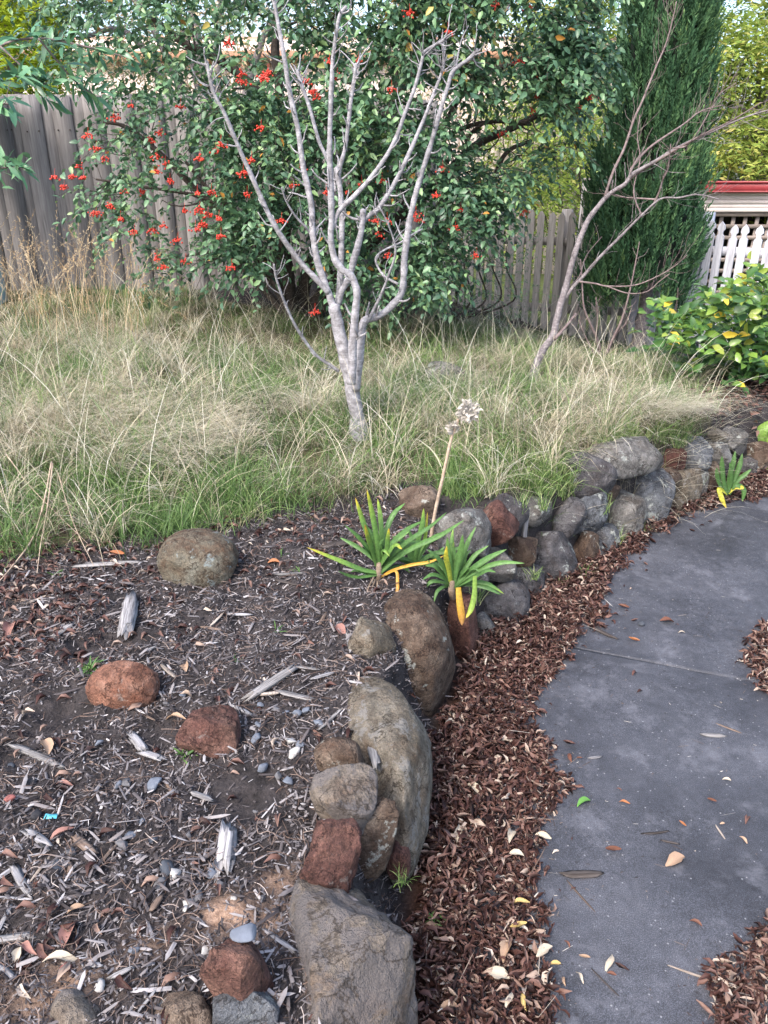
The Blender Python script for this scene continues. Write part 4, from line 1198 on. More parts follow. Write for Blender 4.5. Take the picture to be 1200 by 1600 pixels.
for v in range(5):
    sel = np.arange(len(P)) % 5 == v
    TV, TT = plume(rng)
    zx = zax[sel]; zx /= np.linalg.norm(zx, axis=1)[:, None]
    xx = np.cross(zx, rand_dirs(sel.sum(), rng)); xx /= np.linalg.norm(xx, axis=1)[:, None]
    yy = np.cross(zx, xx); s = rng.uniform(0.13, 0.24, sel.sum())
    M = np.stack([xx, yy, zx], 2) * s[:, None, None]
    r = np.clip(0.45 + 0.22 * rng.normal(size=sel.sum()) + 0.2 * fbm(P[sel] * 3, 4, 2), 0, 1)
    V, Q, T, R = scatter(TV, TT, P[sel], M, r)
    A.add(V, None, T, R)
A.obj('foliage', M_CYP, False, parent=cy_, kind='stuff', base=np.array(cy_.location))
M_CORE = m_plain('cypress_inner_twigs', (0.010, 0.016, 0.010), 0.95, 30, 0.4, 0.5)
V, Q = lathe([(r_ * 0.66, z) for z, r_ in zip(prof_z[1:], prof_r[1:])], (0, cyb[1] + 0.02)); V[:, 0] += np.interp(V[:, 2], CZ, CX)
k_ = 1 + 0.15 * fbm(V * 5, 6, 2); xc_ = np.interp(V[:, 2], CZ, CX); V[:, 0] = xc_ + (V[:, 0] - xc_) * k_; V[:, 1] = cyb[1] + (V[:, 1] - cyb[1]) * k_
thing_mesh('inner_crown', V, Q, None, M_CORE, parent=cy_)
zc = [0.0, 0.25, 0.5, 1.0, 2.5, 4.0]
V, Q, T = tube(smooth_line([(cyb[0] - 0.01, cyb[1], cyb[2] - 0.08), (cyb[0], cyb[1], 0.4), (cyb[0] + .01, cyb[1], 0.8), (cyb[0] + 0.03, cyb[1], 2.5)], 5), np.r_[0.085, np.linspace(0.068, 0.03, 15)], 14, 0.18, 4)
thing_mesh('trunk', V, Q, T, M_BARK2, parent=cy_)
for k, a in enumerate((200, 320, 260, 80, 140)):
    a = math.radians(a); c0 = np.array([cyb[0], cyb[1], cyb[2] - 0.04])
    V, Q, T = tube([c0 + np.array([0, 0, .14]), c0 + np.array([math.cos(a) * .08, math.sin(a) * .08, .05]), c0 + np.array([math.cos(a) * .18, math.sin(a) * .18, -.03])], [0.04, 0.03, 0.012], 8, .15, k)
    thing_mesh('root', V, Q, T, M_BARK2, parent=cy_)

# ---- glossy bush at the right edge
cb = empty('leafy_bush', G(1150, 640), 'glossy yellow-green leafed bush at the right edge before the white pickets', 'bush')
rng = np.random.default_rng(51)
anc = []
camsil = np.array([(1030, 500), (1040, 482), (1075, 510), (1100, 490), (1125, 450), (1165, 440), (1215, 430), (1350, 400), (1380, 720), (1210, 690), (1160, 670), (1110, 640), (1070, 615), (1045, 580), (1030, 530)], float)
while len(anc) < 520:
    px, py = rng.uniform(1020, 1380), rng.uniform(400, 650)
    if not inpoly(np.array([px]), np.array([py]), camsil)[0]: continue
    anc.append(PY(px, py, rng.uniform(4.45, 5.5)))
anc = np.array(anc)
pos, ax, up, sz, dd, LL = sprays(anc, rng, 9, 0.20, 0.078, 0.10, np.tile([0, -0.25, 0.35], (len(anc), 1)))
ok = pos[:, 2] > height(pos[:, 0], pos[:, 1]) + .05
pos, ax, up, sz = pos[ok], ax[ok], up[ok], sz[ok]
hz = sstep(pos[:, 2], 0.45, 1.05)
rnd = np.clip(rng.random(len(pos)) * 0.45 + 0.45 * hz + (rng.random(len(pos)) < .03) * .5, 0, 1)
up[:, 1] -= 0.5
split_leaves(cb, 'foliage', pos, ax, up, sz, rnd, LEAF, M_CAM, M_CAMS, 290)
for k in range(9):
    x = rng.uniform(1040, 1240)
    add_branch(cb, 'stem', [(1150 + rng.uniform(-30, 30), 650), ((1150 + x) / 2, 590), (x, 520), (x + rng.uniform(-15, 15), 450)], 5.5, 5.3 + rng.uniform(-.2, .2), 2.6, 1.1, M_BARKD, 5, (.05, .15), .05, 6, 400 + k)
# two fresh tufts of long pale leaves
M_YOUNG = m_varied('young_leaf', [(0.0, (0.22, 0.38, 0.04)), (1.0, (0.36, 0.52, 0.08))], 0.35, 0.35, 0.5, True)
me = mesh('young_leaf', leaf_template(0.30, 0.10, 0.2, 0.5)[0], None, leaf_template(0.3, 0.1, 0.2, .5)[1], M_YOUNG)
for (px, py) in ((1148, 562), (1188, 560)):
    c = PY(px, py, 4.95)
    for k in range(9):
        a = k * 2.4 + px; el = rng.uniform(0.2, 1.1)
        dvec = np.array([[math.cos(a) * math.cos(el), math.sin(a) * math.cos(el), math.sin(el)]])
        o = link('young_leaf', me, cb, c - np.array(cb.location))
        o.rotation_euler = Matrix(rot_basis(dvec, np.array([[0, 0, 1.0]]))[0].tolist()).to_euler(); s = rng.uniform(.13, .18); o.scale = (s, s, s)

# ---- overhanging branch at the left edge
eb = empty('edge_shrub', (-2.35, 3.9, H1(-2.35, 3.9)), 'long-leaved green shrub reaching in from the left frame edge', 'shrub')
rng = np.random.default_rng(61)
PB = [([(-160, 600), (-130, 300), (-60, 120), (0, 72), (60, 60), (130, 72), (200, 90)], 3.9, 4.2, 5, 1.2, 1.0), ([(-130, 300), (-90, 200), (-30, 165), (15, 162)], 3.9, 3.6, 3, 1.4, .6), ([(-130, 420), (-90, 330), (-40, 270), (10, 262), (30, 262)], 3.9, 3.5, 3, 1.2, .6),
      ([(60, 60), (85, 90), (120, 130), (150, 150)], 4.1, 4.3, 1.6, .8, .8), ([(0, 72), (30, 100), (60, 125), (70, 140)], 4.0, 4.0, 1.6, .8, .8), ([(-90, 200), (-50, 140), (-20, 115), (30, 120)], 3.9, 3.8, 2, 1, .7)]
pos, ax = [], []
for k, (px, y0, y1, r0, r1, fr) in enumerate(PB):
    add_branch(eb, 'branch', px, y0, y1, r0, r1, M_BARK2T, 3, (.04, .1), .05, 6, 500 + k)
    Pp, s = branch_pts(px, y0, y1)
    for i in range(len(Pp)):
        if s[i] < 0.35: continue
        for j in range(3):
            tg = Pp[min(i + 1, len(Pp) - 1)] - Pp[max(i - 1, 0)]; tg /= np.linalg.norm(tg)
            pos.append(Pp[i] + rng.normal(size=3) * 0.02); ax.append(tg * 0.6 + rng.normal(size=3) * 0.6)
pos = np.array(pos); ax = np.array(ax); up = np.array([0, -.3, 1.0]) + rng.normal(size=pos.shape) * .5
split_leaves(eb, 'foliage', pos, ax, up, rng.uniform(.07, .12, len(pos)), rng.random(len(pos)), LEAFN, M_OLEA, M_OLEAS, 280)

# ---- trees beyond the fences
DIAM = (np.array([(0, 0, 0), (.5, .17, .04), (1, 0, -.08), (.5, -.17, .04)], float), np.array([(0, 2, 1), (0, 3, 2)]))
def far_tree(name, label, base, crown, n, leafsz, mat, seed, tmpl=DIAM, nl=12, L=0.5, up_bias=0.0, trunk_r=0.12, cat='tree'):
    """crown: list of (x, y, z, rx, ry, rz) lumps"""
    rng = np.random.default_rng(seed)
    root = empty(name, base, label, cat)
    vol = np.array([c[3] * c[4] * c[5] for c in crown]) ** (2 / 3)
    anc, outs = [], []
    for c, m in zip(crown, (n * vol / vol.sum()).astype(int)):
        d = rand_dirs(m, rng); r = rng.uniform(0.6, 1.0, m) ** 0.6
        r = r * (1 + 0.25 * vnoise(d * 2.5 + c[0], seed))
        anc.append(np.array(c[:3]) + d * np.array(c[3:]) * r[:, None]); outs.append(d * 0.5 + np.array([0, 0, up_bias]))
    anc = np.vstack(anc); outs = np.vstack(outs)
    pos, ax, up, sz, dd, LL = sprays(anc, rng, nl, L, leafsz, 0.25 - up_bias * .3, outs)
    r = np.clip(rng.random(len(pos)) * .7 + .15 + .2 * fbm(pos * 1.3, 3, 2), 0, 1)
    V, Q, T, R = leaves_mesh(pos, ax, up, sz, r, tmpl)
    thing_mesh('crown', V, None, T, mat, rnd=R, parent=root, kind='stuff', base=np.array(base))
    b0 = np.array(base, float)
    top = np.mean([c[:3] for c in crown], 0)
    A = Acc(); V, Q, T = tube(smooth_line([b0 - (0, 0, .2), b0 * .6 + top * .4 + (0.1, 0, 0), top], 5), np.linspace(trunk_r, trunk_r * .45, 11), 10, .1, seed); A.add(V, Q, T)
    A.obj('trunk', M_BARK2, True, parent=root)
    for i, c in enumerate(crown[:6]):
        V, Q, T = tube(smooth_line([b0 * .6 + top * .4 + (.1, 0, 0), (top + np.array(c[:3])) / 2 - (0, 0, .2), np.array(c[:3])], 5), np.linspace(trunk_r * .5, trunk_r * .15, 11), 7, .1, seed + i)
        thing_mesh('limb', V, Q, T, M_BARK2, parent=root)
    return root
def at3(px, py, y): return PY(px, py, y)
c = [(*at3(15, 30, 9.5), .55, .5, .9), (*at3(20, 110, 9.5), .55, .5, .6), (*at3(-90, 60, 9.6), .6, .5, 1.0), (*at3(10, -60, 9.5), .4, .4, .6)]
far_tree('conifer_tree', 'bright lime green conifer beyond the paling fence, top left corner', (c[0][0], 9.5, 0.1), c, 1700, 0.085, M_LIME, 71, nl=12, L=.3, up_bias=.7)
c = [(*at3(150, -20, 11), 1.0, .7, .7), (*at3(280, 60, 11.2), .9, .6, .5), (*at3(120, 60, 10.4), .6, .5, .6), (*at3(380, -30, 11.2), .9, .6, .5), (*at3(560, -30, 11), 1.2, .8, .8)]
far_tree('olive_tree', 'grey-green tree with leaves tinted as bright bokeh beyond the fence, behind the berry shrub', (-2.2, 11, .1), c, 900, 0.085, M_OLIVE, 72, nl=11, L=.5)
c = [(*at3(1180, 40, 14), 1.6, 1.0, 1.1), (*at3(1140, 170, 13), 1.0, .9, 1.0), (*at3(1290, 120, 13.5), 1.4, .9, 1.5), (*at3(1190, 245, 12.5), 1.1, .8, .5)]
far_tree('yellow_tree', 'sunlit yellow-green tree behind the red-guttered carport', (c[1][0] + .6, 13.2, .1), c, 3200, 0.11, M_YELT, 73, nl=12, L=.55)
c = [(*at3(930, 120, 12), .9, .8, 1.2), (*at3(860, 220, 11.5), .9, .7, .7), (*at3(920, -20, 12), .9, .8, 1.0)]
far_tree('backdrop_tree', 'yellow-green tree glimpsed between the berry shrub and the cypress', (c[0][0], 12, .1), c, 1100, 0.10, M_YELT, 74, nl=11, L=.5)
c = [(*at3(650, 60, 13.5), 1.8, 1.0, 1.6), (*at3(800, 0, 14), 1.5, 1.0, 1.5), (*at3(740, 230, 13), 1.5, .9, 1.0)]
far_tree('garden_tree', 'dull green tree filling the gaps behind the middle of the berry shrub', (c[0][0], 13.6, .1), c, 800, 0.12, M_OLIVE, 75, nl=11, L=.6)

# ================================================================ GRASS
def to_px(x, y, z):
    d = y * CP - (z - CAM_H) * SP
    return 600 + x / d * FPX, 800 - (y * SP + (z - CAM_H) * CP) / d * FPX

GRASS_POLY = np.array([(-1500, 905), (0, 885), (100, 868), (200, 845), (330, 822), (450, 806), (560, 788), (640, 762), (700, 775), (760, 785), (850, 776), (890, 748), (930, 722), (1040, 708), (1100, 684), (1130, 655),
                       (1110, 600), (1030, 566), (960, 545), (840, 520), (740, 498), (600, 490), (520, 505), (400, 492), (300, 462), (200, 450), (-1500, 440)], float)

def sample_grass(n, rng, jitter=14):
    out = []
    tot = 0
    while tot < n:
        m = n * 2
        y = 2.3 + (8.0 - 2.3) * rng.random(m) ** 1.25
        x = (rng.random(m) * 2 - 1) * (0.62 * y + 0.25)
        z = height(x, y)
        px, py = to_px(x, y, z)
        j = jitter * n2(x, y, 5, 44, 2)
        k = inpoly(px, py + j, GRASS_POLY) & (sdist(x, y) > 0.075)
        out.append(np.stack([x, y, z], 1)[k]); tot += k.sum()
    return np.concatenate(out)[:n]

def blades(P, L, az, a0, a1, w, segs=3, droop=None):
    """curved tapering ribbons; a0/a1 angles from vertical at the foot and the tip"""
    n = len(P); V = np.zeros((n, 2 * segs + 1, 3))
    cur = P.copy(); h = np.stack([np.cos(az), np.sin(az), np.zeros(n)], 1)
    side = np.stack([-np.sin(az), np.cos(az), np.zeros(n)], 1)
    side = side * 0.75 + h * RN.normal(size=(n, 1)) * 0.5
    for s in range(segs + 1):
        f = s / segs
        if s == segs: V[:, -1] = cur
        else:
            ww = (w * (1 - 0.55 * f))[:, None] * 0.5
            V[:, 2 * s] = cur - side * ww; V[:, 2 * s + 1] = cur + side * ww
        a = a0 + (a1 - a0) * (f + 0.5 / segs)
        cur = cur + (h * np.sin(a)[:, None] + np.array([0, 0, 1.0]) * np.cos(a)[:, None]) * (L / segs)[:, None]
    base = (np.arange(n) * (2 * segs + 1))[:, None]
    Q = np.concatenate([base + np.array([2 * s, 2 * s + 1, 2 * s + 3, 2 * s + 2]) for s in range(segs - 1)]) if segs > 1 else None
    T = base + np.array([2 * segs - 2, 2 * segs - 1, 2 * segs])
    return V.reshape(-1, 3), Q, T, 2 * segs + 1

M_DRY = m_varied('dry_grass', [(0.0, (0.12, 0.095, 0.06)), (0.3, (0.38, 0.33, 0.22)), (0.6, (0.58, 0.52, 0.38)), (0.85, (0.74, 0.69, 0.56)), (1.0, (0.86, 0.83, 0.74))], 0.6, 0.3, 0.3)
M_GOLD = m_varied('golden_seed_grass', [(0.0, (0.38, 0.25, 0.13)), (0.5, (0.62, 0.46, 0.28)), (1.0, (0.80, 0.68, 0.48))], 0.6, 0.35, 0.2)
M_GREEN = m_varied('green_grass', [(0.0, (0.035, 0.075, 0.024)), (0.4, (0.115, 0.205, 0.06)), (0.75, (0.24, 0.36, 0.11)), (0.9, (0.38, 0.47, 0.18)), (1.0, (0.58, 0.56, 0.34))], 0.5, 0.35, 0.35)

def grass_clumps(n_clump, per, rng, Lr, wr, spread, lean, a1r, dens=None, segs=3, jitter=14, green=False, bias=None):
    C = sample_grass(n_clump, rng, jitter)
    if dens is not None:
        px, py = to_px(C[:, 0], C[:, 1], C[:, 2])
        C = C[rng.random(len(C)) < dens(px, py, C)]
    n = len(C)
    # prevailing lean of each tussock from a smooth field so the grass lies in swathes
    fl = 2 * PI * (0.5 + 0.9 * n2(C[:, 0], C[:, 1], 1.1, 31, 2)) + PI * .1
    cs = rng.uniform(0.6, 1.2, n)
    i = np.repeat(np.arange(n), per)
    P = C[i] + np.stack([rng.normal(size=len(i)), rng.normal(size=len(i)), np.zeros(len(i))], 1) * spread
    P[:, 2] = height(P[:, 0], P[:, 1]) - 0.005
    azr = rng.uniform(0, 2 * PI, len(i))
    az = np.arctan2(np.sin(azr) + lean * np.sin(fl[i]), np.cos(azr) + lean * np.cos(fl[i]))
    L = rng.uniform(*Lr, len(i)) * cs[i]
    L *= np.interp(P[:, 1], [3.2, 4.6, 6.5], [1, .78, .55]) * (0.55 + .70 * sstep(n2(P[:, 0], P[:, 1], 3.4, 99, 2), -.35, .45))
    for (tx, ty) in ((tb[0], tb[1]), (root2.location[0], root2.location[1])):
        L *= 1 - .6 * np.exp(-((P[:, 0] - tx) ** 2 + (P[:, 1] - ty + .15) ** 2) / .2 ** 2)
    if bias is not None:
        az = bias + rng.normal(size=len(i)) * .55
    a0 = rng.uniform(0.02, 0.45, len(i)) + (0.5 if bias is not None else 0); a1 = rng.uniform(*a1r, len(i))
    w = rng.uniform(*wr, len(i))
    V, Q, T, k = blades(P, L, az, a0, a1, w, segs)
    # blades never sink into the ground
    hz = height(V[:, 0], V[:, 1]) + 0.004
    tipmask = (np.arange(len(V)) % k) > 1
    V[:, 2] = np.where(tipmask, np.maximum(V[:, 2], hz + 0.012 * _hash(np.arange(len(V)) // k, 0, 0, 3)), V[:, 2])
    r = np.clip(rng.random(len(i)) * 0.7 + 0.3 * rng.random(n)[i], 0, 1)
    lv = np.minimum(np.arange(k) // 2, segs) / segs           # dead sheaths and shade painted for depth at the foot, fresh or bleached tip
    return V, Q, T, (r[:, None] * (0.30 + 0.70 * lv[None, :] ** .7)).ravel()

def pd(x, c, s): return np.exp(-((x - c) / s) ** 2)
def dens_dry(px, py, C):
    d = 0.34 + 0.45 * n2(C[:, 0], C[:, 1], 1.6, 61, 2) + 0.5 * n2(C[:, 0], C[:, 1], 5.5, 62, 2)
    d = 0.05 + 1.6 * (d - .3)
    d += 0.6 * pd(px, 100, 260) * pd(py, 640, 90) + 0.55 * pd(px, 980, 140) * pd(py, 610, 60) + 0.5 * pd(px, 60, 200) * pd(py, 480, 60) + 0.3 * pd(px, 700, 140) * pd(py, 560, 80)
    d -= 0.3 * pd(px, 420, 200) * pd(py, 560, 70) + 0.75 * pd(px, 800, 110) * pd(py, 740, 50) + 0.5 * pd(px, 480, 220) * pd(py, 770, 45) + 0.45 * pd(px, 120, 130) * pd(py, 780, 60)
    return np.clip(d, 0.05, 1)
def dens_green(px, py, C):
    d = 0.50 - 0.4 * n2(C[:, 0], C[:, 1], 1.6, 61, 2) + 0.75 * n2(C[:, 0], C[:, 1], 6.5, 63, 2)
    d = .42 + 1.5 * (d - .5)
    d += 0.8 * pd(px, 800, 130) * pd(py, 730, 60) + 0.6 * pd(px, 480, 260) * pd(py, 740, 70) + 0.5 * pd(px, 120, 180) * pd(py, 780, 80) + 0.3 * pd(px, 450, 150) * pd(py, 570, 60)
    d -= 0.4 * pd(px, 100, 220) * pd(py, 600, 60) 
    return np.clip(d, 0.08, 1)
rng = np.random.default_rng(101)
V, Q, T, R = grass_clumps(4800, 25, rng, (0.06, 0.24), (0.0022, 0.0045), 0.05, 0.45, (0.6, 2.2), dens_green)
thing_mesh('green_grass', V, Q, T, M_GREEN, label='fresh green grass growing under and between the dry grass on the raised bed', cat='grass', kind='stuff', rnd=R, base=np.zeros(3))
V, Q, T, R = grass_clumps(3000, 26, rng, (0.10, 0.36), (0.0012, 0.0030), 0.06, 0.9, (1.2, 2.7), dens_dry, 4)
thing_mesh('dry_grass', V, Q, T, M_DRY, label='long bleached dry grass lying over the raised bed in swathes', cat='grass', kind='stuff', rnd=R, base=np.zeros(3))

# mats of flopped pale straw, combed over by their own weight
A = Acc()
def dm1(px, py, C): return np.clip(1.7 * pd(px, 60, 190) * pd(py, 660, 42) + 1.2 * pd(px, 250, 130) * pd(py, 700, 30) + .9 * pd(px, 60, 150) * pd(py, 545, 22) + n2(C[:, 0], C[:, 1], 5, 66, 2) * .35 - .15, 0, 1)
def dm2(px, py, C): return np.clip(1.2 * pd(px, 980, 110) * pd(py, 640, 28) + .8 * pd(px, 700, 120) * pd(py, 600, 30) + .7 * pd(px, 400, 120) * pd(py, 640, 25) + n2(C[:, 0], C[:, 1], 5, 67, 2) * .3 - .15, 0, 1)
for dm, bi, nn in ((dm1, -.35, 3400), (dm2, -1.0, 2600)):
    V, Q, T, R = grass_clumps(nn, 34, rng, (.18, .46), (.0014, .0030), .07, 0, (1.5, 2.0), dm, 4, bias=bi)
    A.add(V, Q, T, np.clip(R * .45 + .55, 0, 1))
V, Q, T, R = A.data()
thing_mesh('straw_mats', V, Q, T, M_DRY, label='flattened mats of pale straw flopped over the green grass', cat='grass', kind='stuff', rnd=R, base=np.zeros(3))

# fountains of coarser blades that make the separate tussocks
C = sample_grass(800, rng); px, py = to_px(C[:, 0], C[:, 1], C[:, 2])
n_ = len(C)
A = Acc()
for gm in (0, 1):
    Cs = C[gm::2]; i = np.repeat(np.arange(len(Cs)), 30); m_ = len(i)
    P = Cs[i] + rng.normal(size=(m_, 3)) * np.array([.018, .018, 0])
    sc_ = np.interp(Cs[:, 1], [3, 5, 7], [1, .8, .6])[i] * rng.uniform(.6, 1.2, len(Cs))[i]
    V, Q, T, k = blades(P, rng.uniform(.14, .40, m_) * sc_, rng.uniform(0, 2 * PI, m_), rng.uniform(.05, .7, m_), rng.uniform(1.2, 2.6, m_), rng.uniform(.0026, .0046, m_), 4)
    r = np.repeat(np.clip(rng.random(m_) * .6 + .4 * rng.random(len(Cs))[i], 0, 1), k)
    thing_mesh('grass_tussocks', V, Q, T, (M_GREEN, M_DRY)[gm], label=('coarse green tussocks standing out of the long grass', 'coarse straw-coloured tussocks standing out of the long grass')[gm], cat='grass', kind='stuff', rnd=r, base=np.zeros(3))

# golden seeding grass, upper left against the paling fence
A = Acc()
pts = []
while len(pts) < 300:
    px, py = rng.uniform(-140, 330), rng.uniform(440, 560)
    if px > 230 and rng.random() < .7: continue
    pts.append(G(px, py)) if False else pts.append((px, py))
pts = np.array(pts)
yy = np.array([rng.uniform(5.0, 6.7) for _ in pts]); xx = (pts[:, 0] - 600) / FPX * (yy * CP + .9 * SP)
P = np.stack([xx, yy, height(xx, yy)], 1)
n = len(P)
hl = rng.uniform(0.35, 0.80, n) * np.where(pts[:, 0] < 240, 1, .75); azs = rng.uniform(0, 2 * PI, n)
V, Q, T, k = blades(P, hl, azs, rng.uniform(0, .25, n), rng.uniform(.2, 1.2, n), np.full(n, .0035), 5)
A.add(V, Q, T, np.repeat(rng.random(n), k))
tips = V.reshape(n, k, 3)[:, -1]; pre = V.reshape(n, k, 3)[:, -3]
# feathery heads
ns = 26
d = tips - pre; d /= np.linalg.norm(d, axis=1)[:, None] + 1e-9
s = rng.random((n, ns)) * 0.20 - 0.02
PP = tips[:, None] - d[:, None] * s[:, :, None]
ax = d[:, None] * 0.9 + rng.normal(size=(n, ns, 3)) * 0.42
up = rng.normal(size=(n, ns, 3))
V, Q, T, R = leaves_mesh(PP.reshape(-1, 3), ax.reshape(-1, 3), up.reshape(-1, 3), rng.uniform(.012, .026, n * ns), np.repeat(rng.random(n), ns), (np.array([(0, 0, 0), (.5, .10, 0), (1, 0, 0), (.5, -.10, 0)]), np.array([(0, 1, 2), (0, 2, 3)])))
A.add(V, None, T, R)
V, Q, T, R = A.data()
thing_mesh('seeding_grass', V, Q, T, M_GOLD, label='tall golden grass with feathery seed heads in front of the paling fence', cat='grass', kind='stuff', rnd=R, base=np.zeros(3), smooth=False)
# scattered single dry stalks with seed heads over the rest
A = Acc()
C = sample_grass(1300, rng)
n = len(C); V, Q, T, k = blades(C, rng.uniform(.3, .62, n), rng.uniform(0, 2 * PI, n), rng.uniform(0, .5, n), rng.uniform(.6, 1.9, n), np.full(n, .0026), 5)
A.add(V, Q, T, np.repeat(rng.random(n) * .6 + .4, k))
V, Q, T, R = A.data()
thing_mesh('grass_stalks', V, Q, T, M_DRY, label='scattered straw stalks arching out of the long grass', cat='grass', kind='stuff', rnd=R, base=np.zeros(3))

# tufts of green grass along the top of the wall and among the rocks
def tuft(V_, c, n, L, w, rng, up=1.0):
    P = np.array(c) + rng.normal(size=(n, 3)) * np.array([.012, .012, 0])
    V, Q, T, k = blades(P, rng.uniform(.45, 1.1, n) * L, rng.uniform(0, 2 * PI, n), rng.uniform(0, .5, n), rng.uniform(.4, 1.7, n) * up, np.full(n, w), 3)
    V_.add(V, Q, T, np.repeat(rng.random(n) * .7 + .3, k))
A = Acc()
for _ in range(210):
    px, py = (rng.uniform(690, 900), rng.uniform(690, 782)) if _ < 150 else (rng.uniform(890, 1100), rng.uniform(676, 702))
    tuft(A, G(px, py), 26, rng.uniform(.06, .13), .0036, rng)
V, Q, T, R = A.data()
thing_mesh('wall_top_grass', V, Q, T, M_GREEN, label='bright green tufts crowding the top of the rock wall', cat='grass', kind='stuff', rnd=R, base=np.zeros(3))
TUF = [(815, 800, .09, 'beside the pale strip of weathered wood in the wall'), (850, 795, .10, 'growing in front of the dark cube-like wall rock'), (745, 940, .08, 'sprouting at the foot of the tall brown boulder'), (832, 905, .06, 'between two dark foot rocks of the wall'),
       (915, 905, .06, 'at the wall foot under the rusty brown block'), (960, 850, .08, 'between the blue-grey rock and the path'), (1005, 835, .06, 'at the path edge under the pointed-shoulder rock'), (630, 1378, .07, 'in the crevice below the longest grey-tan boulder'),
       (1058, 700, .08, 'between the dull red and blue-grey top rocks'), (945, 800, .09, 'hanging between the leaning lichen rock and its neighbour'), (880, 925, .05, 'at the edge of the leaf litter near the squat dark rock'), (985, 745, .08, 'growing out below the long capstone')]
for k, (px, py, L, w) in enumerate(TUF):
    d = ray(px, py); t = np.arange(0.9, 9, 0.004); Pq = np.array([0, 0, CAM_H]) + t[:, None] * d
    c = Pq[int(np.argmax((sdist(Pq[:, 0], Pq[:, 1]) > 0.25 * np.clip(Pq[:, 2], 0, 1) - 0.02) | (Pq[:, 2] < 0.01)))]
    A = Acc(); tuft(A, c, 38, L * (1.3 if py < 1200 else .6), .0032 if py < 1200 else .002, rng)
    V, Q, T, R = A.data()
    thing_mesh('grass_tuft', V, Q, T, M_GREEN, label='small green grass tuft ' + w, cat='grass tuft', group='grass tufts among the wall rocks', rnd=R, base=c)

# ================================================================ STRAP-LEAVED PLANTS
b = NB('strap_leaf'); at = b.n('ShaderNodeAttribute'); at.attribute_name = 'rnd'
cc = b.ramp(at.outputs['Fac'], [(0.0, (0.065, 0.15, 0.045)), (0.35, (0.145, 0.29, 0.075)), (0.55, (0.27, 0.40, 0.065)), (0.72, (0.58, 0.52, 0.06)), (0.86, (0.56, 0.30, 0.05)), (1.0, (0.26, 0.13, 0.06))])
st = b.noise(b.coord('Object'), 90, 5, .7)
cc = b.mix(0.75, cc, b.ramp(st, [(0.32, .45), (.62, 1.1)]), 'MULTIPLY')
M_STRAP = b.finish(cc, 0.45, b.bump(st, .3, .002), 0.4, 0.28)
M_ROOTW = m_bark('plant_root', (0.12, 0.085, 0.06), (0.22, 0.165, 0.12), (0.33, 0.26, 0.20), 0.5)

def strap(root, pts, w, c0=0.2, c1=0.3, fold=0.25, name='leaf', pointed=True, twist=0.0):
    P = smooth_line(pts, 5); n = len(P)
    Tn = np.gradient(P, axis=0); Tn /= np.linalg.norm(Tn, axis=1)[:, None] + 1e-9
    view = np.array([0, 0, CAM_H]) - P[n // 2]; view /= np.linalg.norm(view)
    ref = view + np.array([0, 0, 0.8]); ref /= np.linalg.norm(ref)
    s = np.linspace(0, 1, n)
    ww = w * np.minimum(1, 0.72 + s * 0.6) * (np.clip((1 - s) / 0.35, 0, 1) ** 0.6 if pointed else 1.0)
    V = []
    for i in range(n):
        a = twist * s[i]
        sd = np.cross(ref, Tn[i]); sd /= np.linalg.norm(sd) + 1e-9
        up_ = np.cross(Tn[i], sd)
        sd2 = sd * math.cos(a) + up_ * math.sin(a)
        V += [P[i] - sd2 * ww[i] / 2 + up_ * fold * ww[i] * .5, P[i] + up_ * 0.0, P[i] + sd2 * ww[i] / 2 + up_ * fold * ww[i] * .5]
    V = np.array(V)
    V2 = V - np.repeat(np.array([np.cross(Tn[i], np.cross(ref, Tn[i])) for i in range(n)]), 3, axis=0) * 0.0009
    m = len(V)
    Q = []
    for i in range(n - 1):
        a = i * 3
        Q += [(a, a + 1, a + 4, a + 3), (a + 1, a + 2, a + 5, a + 4), (m + a + 1, m + a, m + a + 3, m + a + 4), (m + a + 2, m + a + 1, m + a + 4, m + a + 5), (a, a + 3, m + a + 3, m + a), (a + 5, a + 2, m + a + 2, m + a + 5)]
    R = np.tile(np.repeat(c0 + (c1 - c0) * s ** 3, 3), 2)
    return thing_mesh(name, np.vstack([V, V2]), np.array(Q), None, M_STRAP, parent=root, rnd=R)

def plant(label, cat, foot, name='strap_leaved_plant', group=None):
    return empty(name, foot, label, cat, group)
def L3(pxs, y0, y1):
    s = np.linspace(0, 1, len(pxs)); return np.array([PY(a, c_, y0 + (y1 - y0) * t) for (a, c_), t in zip(pxs, s)])
def sibling(root, pxs, y, dy, w, c0):
    x0, y0 = pxs[0]; a = math.radians(random.choice((-1, 1)) * random.uniform(10, 34)); k = random.uniform(.6, .98)
    q = [(x0 + k * ((px - x0) * math.cos(a) - (py - y0) * math.sin(a)), y0 + k * ((px - x0) * math.sin(a) + (py - y0) * math.cos(a))) for px, py in pxs]
    q = [(u, v + 16 * (i / (len(q) - 1)) ** 2) for i, (u, v) in enumerate(q)]
    strap(root, L3(q, y + .02, y + dy + random.uniform(-.03, .08)), w * .85, max(0, c0 - .05), random.choice((.1, .25, .6)))
fA = G(592, 905); yA = fA[1]
GP = 'strap-leaved plants above the tall brown boulder'
p1 = plant('strap-leaved plant with upright green leaves and yellow tips, left of the pair', 'plant', fA, group=GP)
wA = 0.0185
